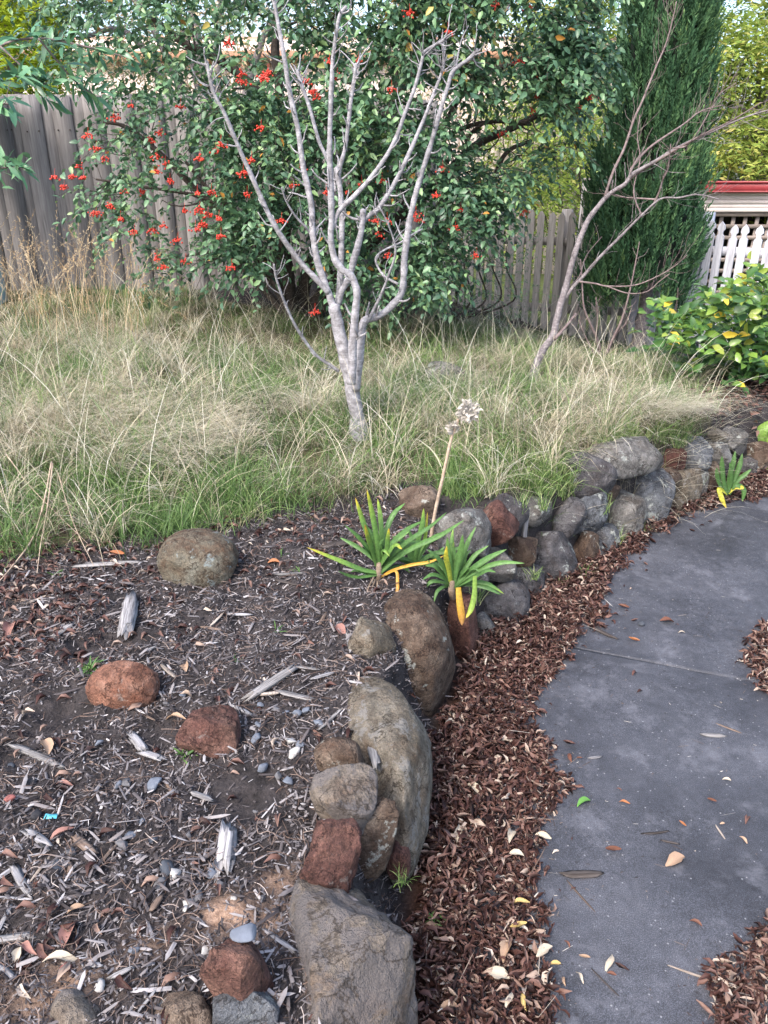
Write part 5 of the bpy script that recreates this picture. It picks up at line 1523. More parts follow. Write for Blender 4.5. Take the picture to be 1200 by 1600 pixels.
for pxs, dy, c0, c1, w in [([(592, 885), (590, 850), (582, 805), (573, 764)], -.02, .25, .8, 1), ([(590, 880), (578, 845), (566, 812), (555, 777)], .0, .2, .85, 1), ([(593, 880), (596, 840), (594, 806), (590, 779)], .05, .3, .65, .9),
                            ([(594, 880), (600, 840), (614, 805), (633, 786)], .1, .15, .35, 1), ([(594, 882), (612, 850), (636, 828), (660, 814)], .12, .15, .3, 1), ([(588, 884), (582, 862), (575, 842), (570, 819)], -.08, .3, .95, .95),
                            ([(596, 880), (604, 862), (606, 842), (608, 825)], -.06, .2, .9, .9), ([(594, 884), (606, 866), (618, 852), (628, 858)], -.08, .3, .85, .9), ([(590, 895), (565, 890), (535, 878), (479, 855)], -.06, .3, .78, 1.0),
                            ([(592, 898), (560, 902), (540, 898), (528, 892)], -.1, .2, .3, .7), ([(594, 895), (620, 872), (652, 853), (690, 836), (726, 812)], -.05, .15, .2, 1.1), ([(594, 893), (622, 866), (640, 850), (670, 846)], .02, .1, .3, 1),
                            ([(594, 902), (612, 892), (642, 883), (672, 878), (694, 868)], -.04, .85, .8, .85), ([(598, 900), (618, 892), (621, 910), (618, 928), (592, 955)], -.1, .85, .95, .8), ([(592, 886), (600, 868), (618, 846), (640, 830)], 0, .1, .35, 1)]:
    strap(p1, L3(pxs, yA, yA + dy), wA * w * (.75 if c0 > .6 else 1), c0, c1)
    if c0 < .6: sibling(p1, pxs, yA, dy, wA * w, c0)
V, Q, T = tube(L3([(591, 912), (592, 900), (592, 880)], yA, yA), [0.009, 0.011, 0.010], 10, .35, 3); thing_mesh('stem_base', V, Q, T, M_ROOTW, parent=p1)
for pxs in ([(586, 905), (580, 925), (578, 950)], [(590, 908), (588, 930), (582, 955)], [(584, 902), (576, 918), (570, 940)]):
    V, Q, T = tube(smooth_line(L3(pxs, yA - .02, yA - .12), 4), 0.0032, 6, .2, 2); thing_mesh('root', V, Q, T, M_ROOTW, parent=p1)
fC = G(648, 885)
p2 = plant('small strap-leaved plant growing between the two larger ones', 'plant', fC, group=GP); yC = fC[1]
for pxs, dy, c0, c1, w in [([(648, 884), (652, 850), (660, 820), (662, 794)], 0, .15, .6, 1), ([(648, 882), (640, 860), (628, 845), (612, 838)], .0, .15, .3, 1), ([(650, 880), (664, 855), (678, 840), (700, 830)], .05, .12, .2, 1),
                            ([(650, 884), (676, 866), (700, 862), (735, 850)], -.03, .12, .2, 1), ([(646, 886), (630, 876), (610, 868), (598, 870)], -.06, .1, .3, .9), ([(649, 882), (656, 862), (664, 842), (668, 800)], .02, .3, .8, .8),
                            ([(650, 886), (668, 880), (684, 884), (696, 893)], -.08, .12, .2, .9), ([(648, 884), (640, 868), (644, 845), (636, 822)], .05, .12, .2, .9)]:
    strap(p2, L3(pxs, yC, yC + dy), wA * w, c0, c1)
    sibling(p2, pxs, yC, dy, wA * w, c0)
# the plant rooted in the wall right of the tall boulder
gD = PZ(706, 921, 0.30); yD = gD[1]
p3 = plant('strap-leaved plant rooted in the wall with a brown-orange dead leaf hanging down', 'plant', gD, group=GP)
for pxs, dy, c0, c1, w in [([(706, 915), (704, 890), (700, 862), (699, 838)], 0, .2, .35, 1.0), ([(708, 915), (714, 885), (720, 860), (723, 835)], 0, .1, .25, 1.2), ([(704, 915), (698, 895), (684, 872), (667, 858)], -.04, .12, .2, 1),
                            ([(708, 915), (735, 892), (762, 873), (792, 858)], -.03, .1, .25, 1.2), ([(708, 917), (740, 895), (780, 880), (820, 880)], -.06, .15, .35, 1.0), ([(708, 914), (726, 890), (742, 868), (764, 852)], .04, .12, .4, .9),
                            ([(705, 914), (701, 890), (697, 872), (698, 853)], -.05, .6, .8, 1.0), ([(704, 914), (690, 896), (680, 885), (664, 884)], -.05, .12, .25, .9), ([(708, 914), (716, 892), (730, 850), (744, 822)], .06, .12, .35, .9),
                            ([(706, 916), (712, 880), (706, 850), (708, 826)], .06, .25, .5, .9), ([(704, 918), (694, 905), (676, 898), (660, 906)], -.08, .12, .2, .8), ([(710, 918), (736, 905), (760, 892), (775, 894)], -.08, .1, .2, .8)]:
    strap(p3, L3(pxs, yD, yD + dy), wA * w, c0, c1)
    if c0 < .5: sibling(p3, pxs, yD, dy, wA * w, c0)
strap(p3, L3([(716, 918), (718, 940), (721, 962), (722, 978)], yD - .08, yD - .12), .024, .82, 1.0)
strap(p3, L3([(742, 900), (741, 930), (736, 952), (728, 966)], yD - .10, yD - .14), .018, .45, .75)
V, Q, T = tube(L3([(708, 935), (706, 922), (706, 908)], yD, yD), [0.010, 0.012, 0.011], 10, .35, 3); thing_mesh('stem_base', V, Q, T, M_ROOTW, parent=p3)

# dried flower stalk
fS = G(672, 850)
ds = plant('dried brown flower stalk with a pale papery seed head rising from the plants', 'flower stalk', fS, 'dried_flower_stalk')
M_DRYST = m_bark('dry_stalk', (0.28, 0.20, 0.14), (0.42, 0.32, 0.24), (0.55, 0.45, 0.35), 0.3)
M_PAPER = m_varied('papery_floret', [(0, (0.42, 0.38, 0.33)), (1, (0.74, 0.69, 0.62))], 0.7, 0.3, 0.2)
Ps = smooth_line(L3([(672, 850), (680, 800), (692, 745), (704, 690), (716, 655)], fS[1], fS[1] - .02), 5)
V, Q, T = tube(Ps, np.linspace(.0075, .0045, len(Ps)), 8, .12, 4); thing_mesh('stalk', V, Q, T, M_DRYST, parent=ds)
for (hx, hy, hr, n) in ((731, 642, .033, 200), (708, 668, .015, 44)):
    c = PY(hx, hy, fS[1] - .02)
    d = rand_dirs(n, rng); pos = c + d * hr * rng.uniform(.5, 1, n)[:, None]
    V, Q, T, R = leaves_mesh(pos, d + rng.normal(size=(n, 3)) * .5, rand_dirs(n, rng), rng.uniform(.012, .022, n), rng.random(n), leaf_template(.5, .2, .3))
    A = Acc(); A.add(V, None, T, R)
    j = Ps[-1]
    for k in range(0, n, 3):
        V, Q, T = tube([j, (j + pos[k]) / 2 + rng.normal(size=3) * .003, pos[k]], .0009, 4); A.add(V, Q, T, .2)
    V, Q, T, R = A.data(); thing_mesh('seed_head', V, Q, T, M_PAPER, parent=ds, rnd=R)

fY = PZ(1137, 774, 0.06); yY = fY[1]
p4 = plant('young dark green strap-leaved plant with two yellow drooping leaves at the path edge', 'plant', fY)
for pxs, dy, c0, c1, w in [([(1137, 772), (1140, 745), (1146, 722), (1149, 704)], .03, .05, .15, .9), ([(1136, 772), (1130, 750), (1128, 728), (1128, 712)], 0, .05, .15, .9), ([(1138, 772), (1148, 748), (1156, 726), (1160, 708)], .03, .05, .15, .9),
                            ([(1139, 772), (1152, 752), (1164, 742), (1174, 733)], 0, .05, .2, .9), ([(1135, 773), (1124, 756), (1120, 740), (1120, 730)], -.02, .05, .15, .8), ([(1140, 768), (1150, 758), (1162, 766), (1160, 784)], -.03, .1, .15, 1.0),
                            ([(1138, 770), (1148, 762), (1158, 762), (1162, 764)], -.03, .7, .78, .9), ([(1136, 772), (1124, 764), (1128, 780), (1135, 794)], -.06, .65, .8, .9), ([(1137, 772), (1142, 752), (1142, 735), (1140, 722)], -.02, .05, .2, .8)]:
    strap(p4, L3(pxs, yY, yY + dy), .028 * w, c0, c1)
fB = G(1196, 730); yB = fB[1]
p5 = plant('broad-leaved yellow-green plant at the right edge above the wall end', 'plant', fB, 'broad_leaved_plant')
for pxs, dy, c0, c1, w in [([(1186, 728), (1176, 700), (1158, 678), (1126, 670)], 0, .55, .62, 1.2), ([(1188, 728), (1186, 700), (1190, 675), (1208, 656)], 0, .42, .5, 1.2), ([(1190, 728), (1194, 705), (1204, 690), (1214, 700), (1216, 720)], -.05, .5, .6, 1.3),
                            ([(1184, 728), (1178, 712), (1172, 716), (1168, 735)], -.05, .5, .55, .9), ([(1190, 726), (1200, 690), (1222, 670), (1250, 668)], .05, .4, .5, 1.3), ([(1190, 728), (1206, 730), (1216, 740), (1220, 756)], -.08, .45, .5, 1.1), ([(1187, 728), (1180, 690), (1186, 665), (1180, 648)], .08, .4, .5, 1.1)]:
    strap(p5, L3(pxs, yB, yB + dy), .060 * w, c0, c1, fold=.35)

# ================================================================ LEAF LITTER AND MULCH
LIT = np.array([(600, 2600), (640, 1500), (652, 1395), (668, 1150), (700, 1130), (720, 1070), (735, 1000), (790, 970), (850, 915), (930, 880), (990, 838), (1065, 795), (1120, 770), (1180, 745), (1320, 700), (1320, 765), (1200, 775),
                (1120, 788), (1060, 810), (985, 868), (942, 915), (945, 962), (905, 1000), (885, 1030), (838, 1080), (822, 1140), (870, 1190), (890, 1235), (845, 1300), (850, 1390), (862, 1480), (866, 1600), (880, 2600)], float)
LIT_R = [np.array([(1125, 1640), (1108, 1530), (1130, 1490), (1200, 1450), (1262, 1400), (1270, 1100), (2400, 1100), (2400, 2600), (1140, 2600)], float), np.array([(1215, 1110), (1175, 1060), (1165, 1020), (1185, 990), (1240, 960), (1330, 1000), (1500, 900), (2400, 850), (2400, 1300), (1280, 1160)], float)]
rng = np.random.default_rng(202)
def sample_world(n, x0, x1, y0, y1): return rng.uniform(x0, x1, n), rng.uniform(y0, y1, n)
x, y = sample_world(270000, -0.1, 3.1, 0.35, 4.3)
px, py = to_px(x, y, 0.01)
jx = 16 * n2(x, y, 22, 51, 3); jy = 10 * n2(x, y, 22, 52, 3)
inn = inpoly(px + jx, py + jy, LIT) | inpoly(px + jx, py + jy, LIT_R[0]) | inpoly(px + jx, py + jy, LIT_R[1])
k = inn & (sdist(x, y) < 0.06)
x, y = x[k], y[k]
far_ = (x > .45 + .42 * y) & (rng.random(len(x)) < .88); x, y = x[~far_], y[~far_]; nn_ = rng.permutation(len(x))[:36000]; x, y = x[nn_], y[nn_]
# random strays over the path, and thin drifts into the bed
xs, ys = sample_world(2600, -0.1, 2.6, 0.8, 4.0); pxs_, pys_ = to_px(xs, ys, 0.01)
nearl = inpoly(pxs_ - 60, pys_, LIT) & ~inpoly(pxs_, pys_, LIT)
kk = (sdist(xs, ys) < -0.02) & ((nearl & (rng.random(len(xs)) < .30)) | (rng.random(len(xs)) < .012))
x = np.r_[x, xs[kk]]; y = np.r_[y, ys[kk]]
n = len(x)
base_z = np.maximum(height_fine(x, y), PATH_TOP)
heap = 0.032 * sstep(-sdist(x, y), 0.35, 0.0)
z = base_z + 0.003 + rng.random(n) ** 1.3 * (heap + 0.010)
z[-int(kk.sum()):] = PATH_TOP + .003
pos = np.stack([x, y, z], 1)
ax = rand_dirs(n, rng); ax[:, 2] *= 0.55
up = np.array([0, 0, 1.0]) + rng.normal(size=(n, 3)) * 0.9
flat = np.zeros(n, bool); flat[-int(kk.sum()):] = True
ax[flat, 2] *= 0.1; up[flat] = np.array([0, 0, 1.0]) + rng.normal(size=(flat.sum(), 3)) * .15
sz = rng.uniform(0.007, 0.036, n) * np.where(rng.random(n) < .06, 1.35, 1)
M_LIT = m_varied('fallen_leaf', [(0.0, (0.022, 0.010, 0.009)), (0.35, (0.060, 0.025, 0.020)), (0.6, (0.115, 0.055, 0.045)), (0.78, (0.18, 0.100, 0.080)), (0.90, (0.26, 0.175, 0.140)), (0.96, (0.40, 0.31, 0.25)), (1.0, (0.54, 0.47, 0.40))], 0.62, 0.12, 0.35)
M_LITS = m_varied('fallen_leaf_single', [(0.0, (0.25, 0.14, 0.09)), (0.5, (0.45, 0.34, 0.24)), (1.0, (0.68, 0.60, 0.48))], 0.6, 0.12, 0.3, True)
A = Acc()
LC = [leaf_curled(.34, .9, .5, .9, 1, 4, 3), leaf_curled(.26, 1.2, -.6, 1.2, 2, 4, 3), leaf_curled(.42, .6, .4, -.8, 3, 4, 3), leaf_curled(.20, .8, .8, 1.6, 4, 4, 3)]
LH = [leaf_curled(.38, .5, .35, .5, 1), leaf_curled(.32, .7, -.35, .9, 2), leaf_curled(.46, .4, .25, -.5, 3), leaf_curled(.26, .5, .5, .8, 4)]
for v in range(4):
    s = np.arange(n) % 4 == v
    V, Q, T, R = leaves_mesh(pos[s], ax[s], up[s], sz[s], rng.random(s.sum()), LC[v]); A.add(V, None, T, R)
V, Q, T, R = A.data()
thing_mesh('leaf_litter', V, None, T, M_LIT, label='deep drift of curled brown fallen leaves between the rock wall and the path', cat='leaf litter', kind='stuff', rnd=R, base=np.zeros(3))

# brown leaves lying on the mulch at the left, by the grass
m = 5000
x, y = rng.uniform(-1.45, 0.1, m), rng.uniform(0.8, 3.0, m)
px, py = to_px(x, y, height(x, y))
dn = 0.9 * pd(px, 40, 130) * pd(py, 950, 90) + .35 * pd(py, 850, 40) + .07 + .3 * pd(px, 80, 80) * pd(py, 1480, 80)
k = (rng.random(m) < dn) & (sdist(x, y) > .1)
x, y = x[k], y[k]; n = len(x)
pos = np.stack([x, y, height_fine(x, y) + rng.uniform(.004, .014, n)], 1)
ax = rand_dirs(n, rng); ax[:, 2] *= .2; up = np.array([0, 0, 1.0]) + rng.normal(size=(n, 3)) * .35
V, Q, T, R = leaves_mesh(pos, ax, up, rng.uniform(.02, .042, n), rng.random(n) * .9 + .1, LC[0])
thing_mesh('bed_leaves', V, None, T, M_LIT, label='brown leaves strewn over the mulch near the left grass edge', cat='leaf litter', kind='stuff', rnd=R, base=np.zeros(3))

x, y = rng.uniform(1.5, 3.6, 2600), rng.uniform(3.7, 5.4, 2600)
k = (sdist(x, y) > .03) & (to_px(x, y, height(x, y))[0] > 1040); x, y = x[k], y[k]; n = len(x)
pos = np.stack([x, y, height_fine(x, y) + rng.uniform(.004, .02, n)], 1)
ax = rand_dirs(n, rng); ax[:, 2] *= .3; up = np.array([0, 0, 1.0]) + rng.normal(size=(n, 3)) * .5
V, Q, T, R = leaves_mesh(pos, ax, up, rng.uniform(.03, .06, n), rng.random(n) * .9, LC[2])
thing_mesh('bush_litter', V, None, T, M_LIT, label='brown leaves lying under the glossy bush at the right', cat='leaf litter', kind='stuff', rnd=R, base=np.zeros(3))

# wood-chip mulch: splinters, twigs and needles
def splinter():
    V = np.array([(0, .5, 0), (0, -.4, -.2), (0, 0, .5), (.75, .45, .1), (.7, -.5, 0), (.7, 0, .55), (1, .05, .1)], float)
    T = np.array([(0, 1, 2), (1, 4, 5), (1, 5, 2), (2, 5, 3), (2, 3, 0), (4, 6, 5), (5, 6, 3)])
    return V, T
SV, ST = splinter()
def needles(n, rng, region, Lr, w):
    x, y = region(n); n = len(x); z = height_fine(x, y) + rng.uniform(.002, .012, n)
    a = rng.uniform(0, 2 * PI, n); L = rng.uniform(*Lr, n); k = rng.normal(size=n) * .7
    V = np.zeros((n, 8, 3)); cx_, cy_ = x.copy(), y.copy()
    for s in range(4):
        an = a + k * (s - 1.5); V[:, 2 * s, 0] = cx_ - np.sin(an) * w / 2; V[:, 2 * s, 1] = cy_ + np.cos(an) * w / 2
        V[:, 2 * s + 1, 0] = cx_ + np.sin(an) * w / 2; V[:, 2 * s + 1, 1] = cy_ - np.cos(an) * w / 2
        V[:, 2 * s, 2] = z + .004 * math.sin(s); V[:, 2 * s + 1, 2] = z + .004 * math.sin(s) + .0006
        cx_ = cx_ + np.cos(an) * L / 3; cy_ = cy_ + np.sin(an) * L / 3
    b0 = (np.arange(n) * 8)[:, None]
    Q = np.concatenate([b0 + np.array([2 * s, 2 * s + 1, 2 * s + 3, 2 * s + 2]) for s in range(3)])
    return V.reshape(-1, 3), Q, None, np.repeat(rng.random(n), 8)
def chips(n, rng, region, Lr, wr, tilt, zr, ramp_pow=1.0):
    x, y = region(n); z = np.maximum(height_fine(x, y), np.where(sdist(x, y) < 0, PATH_TOP * (sdist(x, y) < -.25), -1)) + rng.uniform(*zr, len(x))
    n = len(x); a = rng.uniform(0, 2 * PI, n)
    ax = np.stack([np.cos(a), np.sin(a), rng.normal(size=n) * tilt], 1)
    M = rot_basis(ax, np.array([0, 0, 1.0]) + rng.normal(size=(n, 3)) * .3)
    L = rng.uniform(0, 1, n) ** 1.6 * (Lr[1] - Lr[0]) + Lr[0]; w = rng.uniform(*wr, n)
    S = np.stack([L, w, w * rng.uniform(.2, .5, n)], 1)
    M = M * S[:, None, :]
    return scatter(SV, ST, np.stack([x, y, z], 1), M, rng.random(n) ** ramp_pow)
def bed_region(n):
    y = 0.45 + (3.0 - .45) * rng.random(int(n * 2.1)) ** 0.95; x = -rng.random(len(y)) * (0.58 * y + .62) + .22
    px, py = to_px(x, y, height(x, y))
    g = inpoly(px, py + 6, GRASS_POLY)
    k = (sdist(x, y) > 0.05) & (~g | (rng.random(len(x)) < .15))
    # bare dark hollows stay mostly clear, and sandy patches too
    for hx, hy, hr in HOLL:
        k &= ~((np.hypot(x - hx, y - hy) < hr) & (rng.random(len(x)) < .86))
    return x[k][:n], y[k][:n]
HOLL = []
for hx, hy, hr in ((90, 1110, .09), (385, 1240, .085), (215, 990, .07), (30, 1180, .05), (350, 1435, .04), (440, 1380, .03), (250, 1150, .04), (120, 1020, .06)):
    p = G(hx, hy); HOLL.append((p[0], p[1], hr))
M_CHIP = m_varied('wood_chip', [(0.0, (0.018, 0.015, 0.016)), (0.3, (0.048, 0.041, 0.042)), (0.55, (0.104, 0.091, 0.092)), (0.78, (0.19, 0.172, 0.174)), (0.94, (0.27, 0.25, 0.25)), (1.0, (0.42, 0.40, 0.405))], 0.8, 0.0, 0.2)
A = Acc()
for args in ((33000, (.004, .022), (.0012, .0050), .35, (-.001, .006), 1.25), (8000, (.010, .042), (.0016, .0062), .22, (.001, .010), .9), (1100, (.02, .07), (.004, .009), .10, (.004, .012), .55), (3000, (.02, .05), (.0007, .0013), .2, (.003, .012), .9)):
    V, Q, T, R = chips(args[0], rng, bed_region, *args[1:]); A.add(V, None, T, R)
V, Q, T, R = A.data()
thing_mesh('wood_chip_mulch', V, None, T, M_CHIP, label='weathered wood chip mulch covering the near bed', cat='mulch', kind='stuff', rnd=R, base=np.zeros(3), smooth=False)
M_NEED = m_varied('fallen_needle', [(0.0, (0.04, 0.026, 0.02)), (0.5, (0.12, 0.078, 0.06)), (0.9, (0.24, 0.18, 0.15)), (1.0, (0.38, .33, .30))], .8)
V, Q, T, R = needles(6500, rng, bed_region, (.015, .055), .0013)
thing_mesh('fallen_needles', V, Q, T, M_NEED, label='thin curved reddish needles strewn through the wood chips', cat='needles', kind='stuff', rnd=R, base=np.zeros(3), smooth=False)
OV = np.array([(1, 0, 0), (-1, 0, 0), (0, 1, 0), (0, -1, 0), (0, 0, .8), (0, 0, -.8)], float); OT = np.array([(0, 2, 4), (2, 1, 4), (1, 3, 4), (3, 0, 4), (2, 0, 5), (1, 2, 5), (3, 1, 5), (0, 3, 5)])
x, y = bed_region(9000); n = len(x)
M = rot_basis(rand_dirs(n, rng), rand_dirs(n, rng)) * (rng.uniform(.0015, .0055, n) ** 1.0)[:, None, None] * rng.uniform(.6, 1.2, (n, 1, 3))
V, Q, T, R = scatter(OV, OT, np.stack([x, y, height_fine(x, y) + .001], 1), M, rng.random(n) ** 1.6)
thing_mesh('soil_crumbs', V, None, T, M_CHIP, label='dark soil crumbs and grit between the wood chips', cat='soil', kind='stuff', rnd=R, base=np.zeros(3), smooth=False)
# fine debris on the path and in the litter
def path_region(n):
    x, y = rng.uniform(.25, 2.3, n * 4), rng.uniform(.85, 3.9, n * 4)
    px, py = to_px(x, y, 0.01)
    d = .10 + .9 * inpoly(px - 45, py, LIT) + .5 * pd(px, 1150, 60) * pd(py, 1150, 60) + .8 * (inpoly(px + 40, py, LIT_R[0]) | inpoly(px + 30, py, LIT_R[1])) + .4 * pd(px, 900, 50) * pd(py, 1330, 80)
    k = (rng.random(len(x)) < d) & (sdist(x, y) < -.05)
    return x[k][:n], y[k][:n]
A = Acc()
for args in ((2800, (.003, .012), (.0008, .0024), .05, (.002, .004), 1.0), (520, (.012, .05), (.0008, .0016), .04, (.002, .005), .5)):
    V, Q, T, R = chips(args[0], rng, path_region, *args[1:]); A.add(V, None, T, R)
V, Q, T, R = A.data()
M_CRUMB = m_varied('path_crumb', [(0.0, (0.02, 0.015, 0.013)), (0.5, (0.08, 0.055, 0.045)), (0.85, (0.25, 0.2, 0.16)), (1.0, (0.6, .56, .5))], 0.8)
thing_mesh('path_crumbs', V, None, T, M_CRUMB, label='fine twigs and crumbs scattered on the dark path', cat='debris', kind='stuff', rnd=R, base=np.zeros(3), smooth=False)

def litter_region(n):
    x, y = rng.uniform(-.1, 2.3, n * 4), rng.uniform(.75, 3.9, n * 4)
    px, py = to_px(x, y, 0.02)
    k = (inpoly(px, py, LIT) | inpoly(px, py, LIT_R[0]) | inpoly(px, py, LIT_R[1])) & (sdist(x, y) < .04)
    return x[k][:n], y[k][:n]
A = Acc()
for args in ((3200, (.004, .02), (.0015, .005), .5, (.012, .045), 1.2), (700, (.02, .09), (.0009, .0024), .25, (.025, .05), .8)):
    V, Q, T, R = chips(args[0], rng, litter_region, *args[1:]); A.add(V, None, T, R)
V, Q, T, R = A.data()
thing_mesh('litter_twigs', V, None, T, M_CRUMB, label='broken twigs and bark crumbs mixed through the brown leaf drift', cat='debris', kind='stuff', rnd=R, base=np.zeros(3), smooth=False)

# ================================================================ SINGLE PIECES ON THE BED AND THE PATH
LAND = [('largest mossy egg rock', 310, 877), ('orange oval rock', 192, 1074), ('reddish cracked rock', 326, 1145), ('longest grey-tan boulder', 600, 1150), ('small oblong edge rock', 531, 1182), ('flat-topped dark-patched rock', 535, 1248),
        ('dark red craggy rock', 517, 1343), ('squared bottom boulder', 560, 1490), ('red-brown pyramid rock', 373, 1520), ('bottom left buried rock', 122, 1590), ('tall smooth brown boulder', 655, 1020), ('left strap-leaved plant', 590, 900),
        ('bright sand patch', 345, 1435), ('dark soil hollow', 90, 1110), ('flat tan wedge rock', 583, 1004), ('left frame edge', 0, 1250), ('lower left frame edge', 0, 1450), ('upper left grass edge', 60, 880), ('path joint', 1000, 1045),
        ('right leaf drift', 1150, 1540), ('litter corner jutting on the path', 885, 1235), ('litter edge at the bottom', 862, 1560), ('right frame edge', 1200, 1250), ('upper right leaf drift', 1185, 1040), ('wall foot bend', 940, 930), ('splintered white chip', 354, 1330)]
used_labels = set()
def where(px, py, skip=None):
    ds = sorted((math.hypot(px - a, (py - b_)), nm, a, b_) for nm, a, b_ in LAND if nm != skip)
    opts = []
    for d, nm, a, b_ in ds[:5]:
        dx, dy = px - a, py - b_
        if 'edge' in nm and nm.endswith('frame edge'): rel = 'near' 
        elif abs(dx) > 1.8 * abs(dy): rel = 'left of' if dx < 0 else 'right of'
        elif abs(dy) > 1.8 * abs(dx): rel = 'behind' if dy < 0 else 'in front of'
        else: rel = ('behind and ' if dy < 0 else 'in front and ') + ('left of' if dx < 0 else 'right of')
        if d < 75 and rel != 'near': rel = 'just ' + rel
        opts.append(rel + ' the ' + nm)
    return opts
def unique_label(desc, px, py, skip=None):
    opts = where(px, py, skip)
    for o_ in opts:
        s = desc + ' ' + o_
        if s not in used_labels: used_labels.add(s); return s
    return desc + ' ' + opts[0]

M_W = {'grey': m_wood('chip_grey', (0.075, 0.068, 0.068), (0.20, 0.19, 0.185), (0.36, 0.345, 0.34), 'X', 3.0), 'white': m_wood('chip_white', (0.11, 0.105, 0.105), (0.28, 0.27, 0.275), (0.48, 0.465, 0.47), 'X', 3.0),
       'brown': m_wood('chip_brown', (0.085, 0.06, 0.048), (0.16, 0.115, 0.09), (0.24, 0.185, 0.15), 'X', 3.0), 'dark': m_wood('chip_dark', (0.028, 0.022, 0.02), (0.06, 0.05, 0.045), (0.11, 0.095, 0.09), 'X', 3.0),
       'pale': m_wood('chip_pale', (0.18, 0.14, 0.11), (0.36, 0.30, 0.25), (0.52, 0.45, 0.38), 'X', 3.0)}
def chunk_geo(L, w, h, seed, bend=0.0, split=False):
    r = np.random.default_rng(seed); sides = 14; nseg = 9
    V = []
    sec = r.uniform(.72, 1.15, sides) * np.where(np.arange(sides) % 2, 1.08, .84)
    for i in range(nseg + 1):
        s = i / nseg; x = (s - .5) * L
        tap = min(1, .50 + 2.2 * min(s, 1 - s)) if not split else min(1, .85 + 1.2 * min(s, 1 - s))
        for j in range(sides):
            a = j * 2 * PI / sides + .4
            k = sec[j] * tap * r.uniform(.93, 1.07)
            xe = x + (r.uniform(-.7, .7) * w * (1.5 if split else .9) if i in (0, nseg) else 0)
            V.append((xe, math.cos(a) * w / 2 * k + bend * L * (4 * (s - .5) ** 2), math.sin(a) * h / 2 * k))
    Q = [(i * sides + j, i * sides + (j + 1) % sides, (i + 1) * sides + (j + 1) % sides, (i + 1) * sides + j) for i in range(nseg) for j in range(sides)]
    V.append((-L / 2, 0, 0)); V.append((L / 2, 0, 0)); n = len(V)
    T = [(n - 2, (j + 1) % sides, j) for j in range(sides)] + [(n - 1, nseg * sides + j, nseg * sides + (j + 1) % sides) for j in range(sides)]
    return np.array(V), np.array(Q), np.array(T)
def ground_dir(px, py, ang, z):
    """direction on the ground that shows at this angle (degrees, clockwise from right) in the photograph"""
    a = math.radians(ang); p0 = PZ(px, py, z); p1 = PZ(px + 8 * math.cos(a), py + 8 * math.sin(a), z)
    return p0, p1
def chunk(px, py, L, ang, w, tone, word, shape='wood chip', name='wood_piece', onpath=False, seed=None, zadd=0.0, bend=0.0, split=False, flat=.38, group='single wood pieces on the mulch'):
    g = PZ(px, py, PATH_TOP) if onpath else G(px, py); z = g[2]
    p0, p1 = ground_dir(px, py, ang, z); d = p1 - p0; m_per_px = np.linalg.norm(d) / 8
    Lm = L * m_per_px; wm = w * axis_depth(g) / FPX * 1.15
    V, Q, T = chunk_geo(Lm, wm, wm * flat, seed or int(px + py), bend, split)
    me = mesh(name, V, Q, T, M_W[tone], None, False)
    o = link(name, me, None, (g[0], g[1], z + wm * flat * .42 + zadd + (.0 if onpath else .005)), unique_label(word + ' ' + shape, px, py), 'wood piece', group)
    o.rotation_euler = (random.uniform(-.15, .15), random.uniform(-.04, .04), math.atan2(d[1], d[0]))
    return o
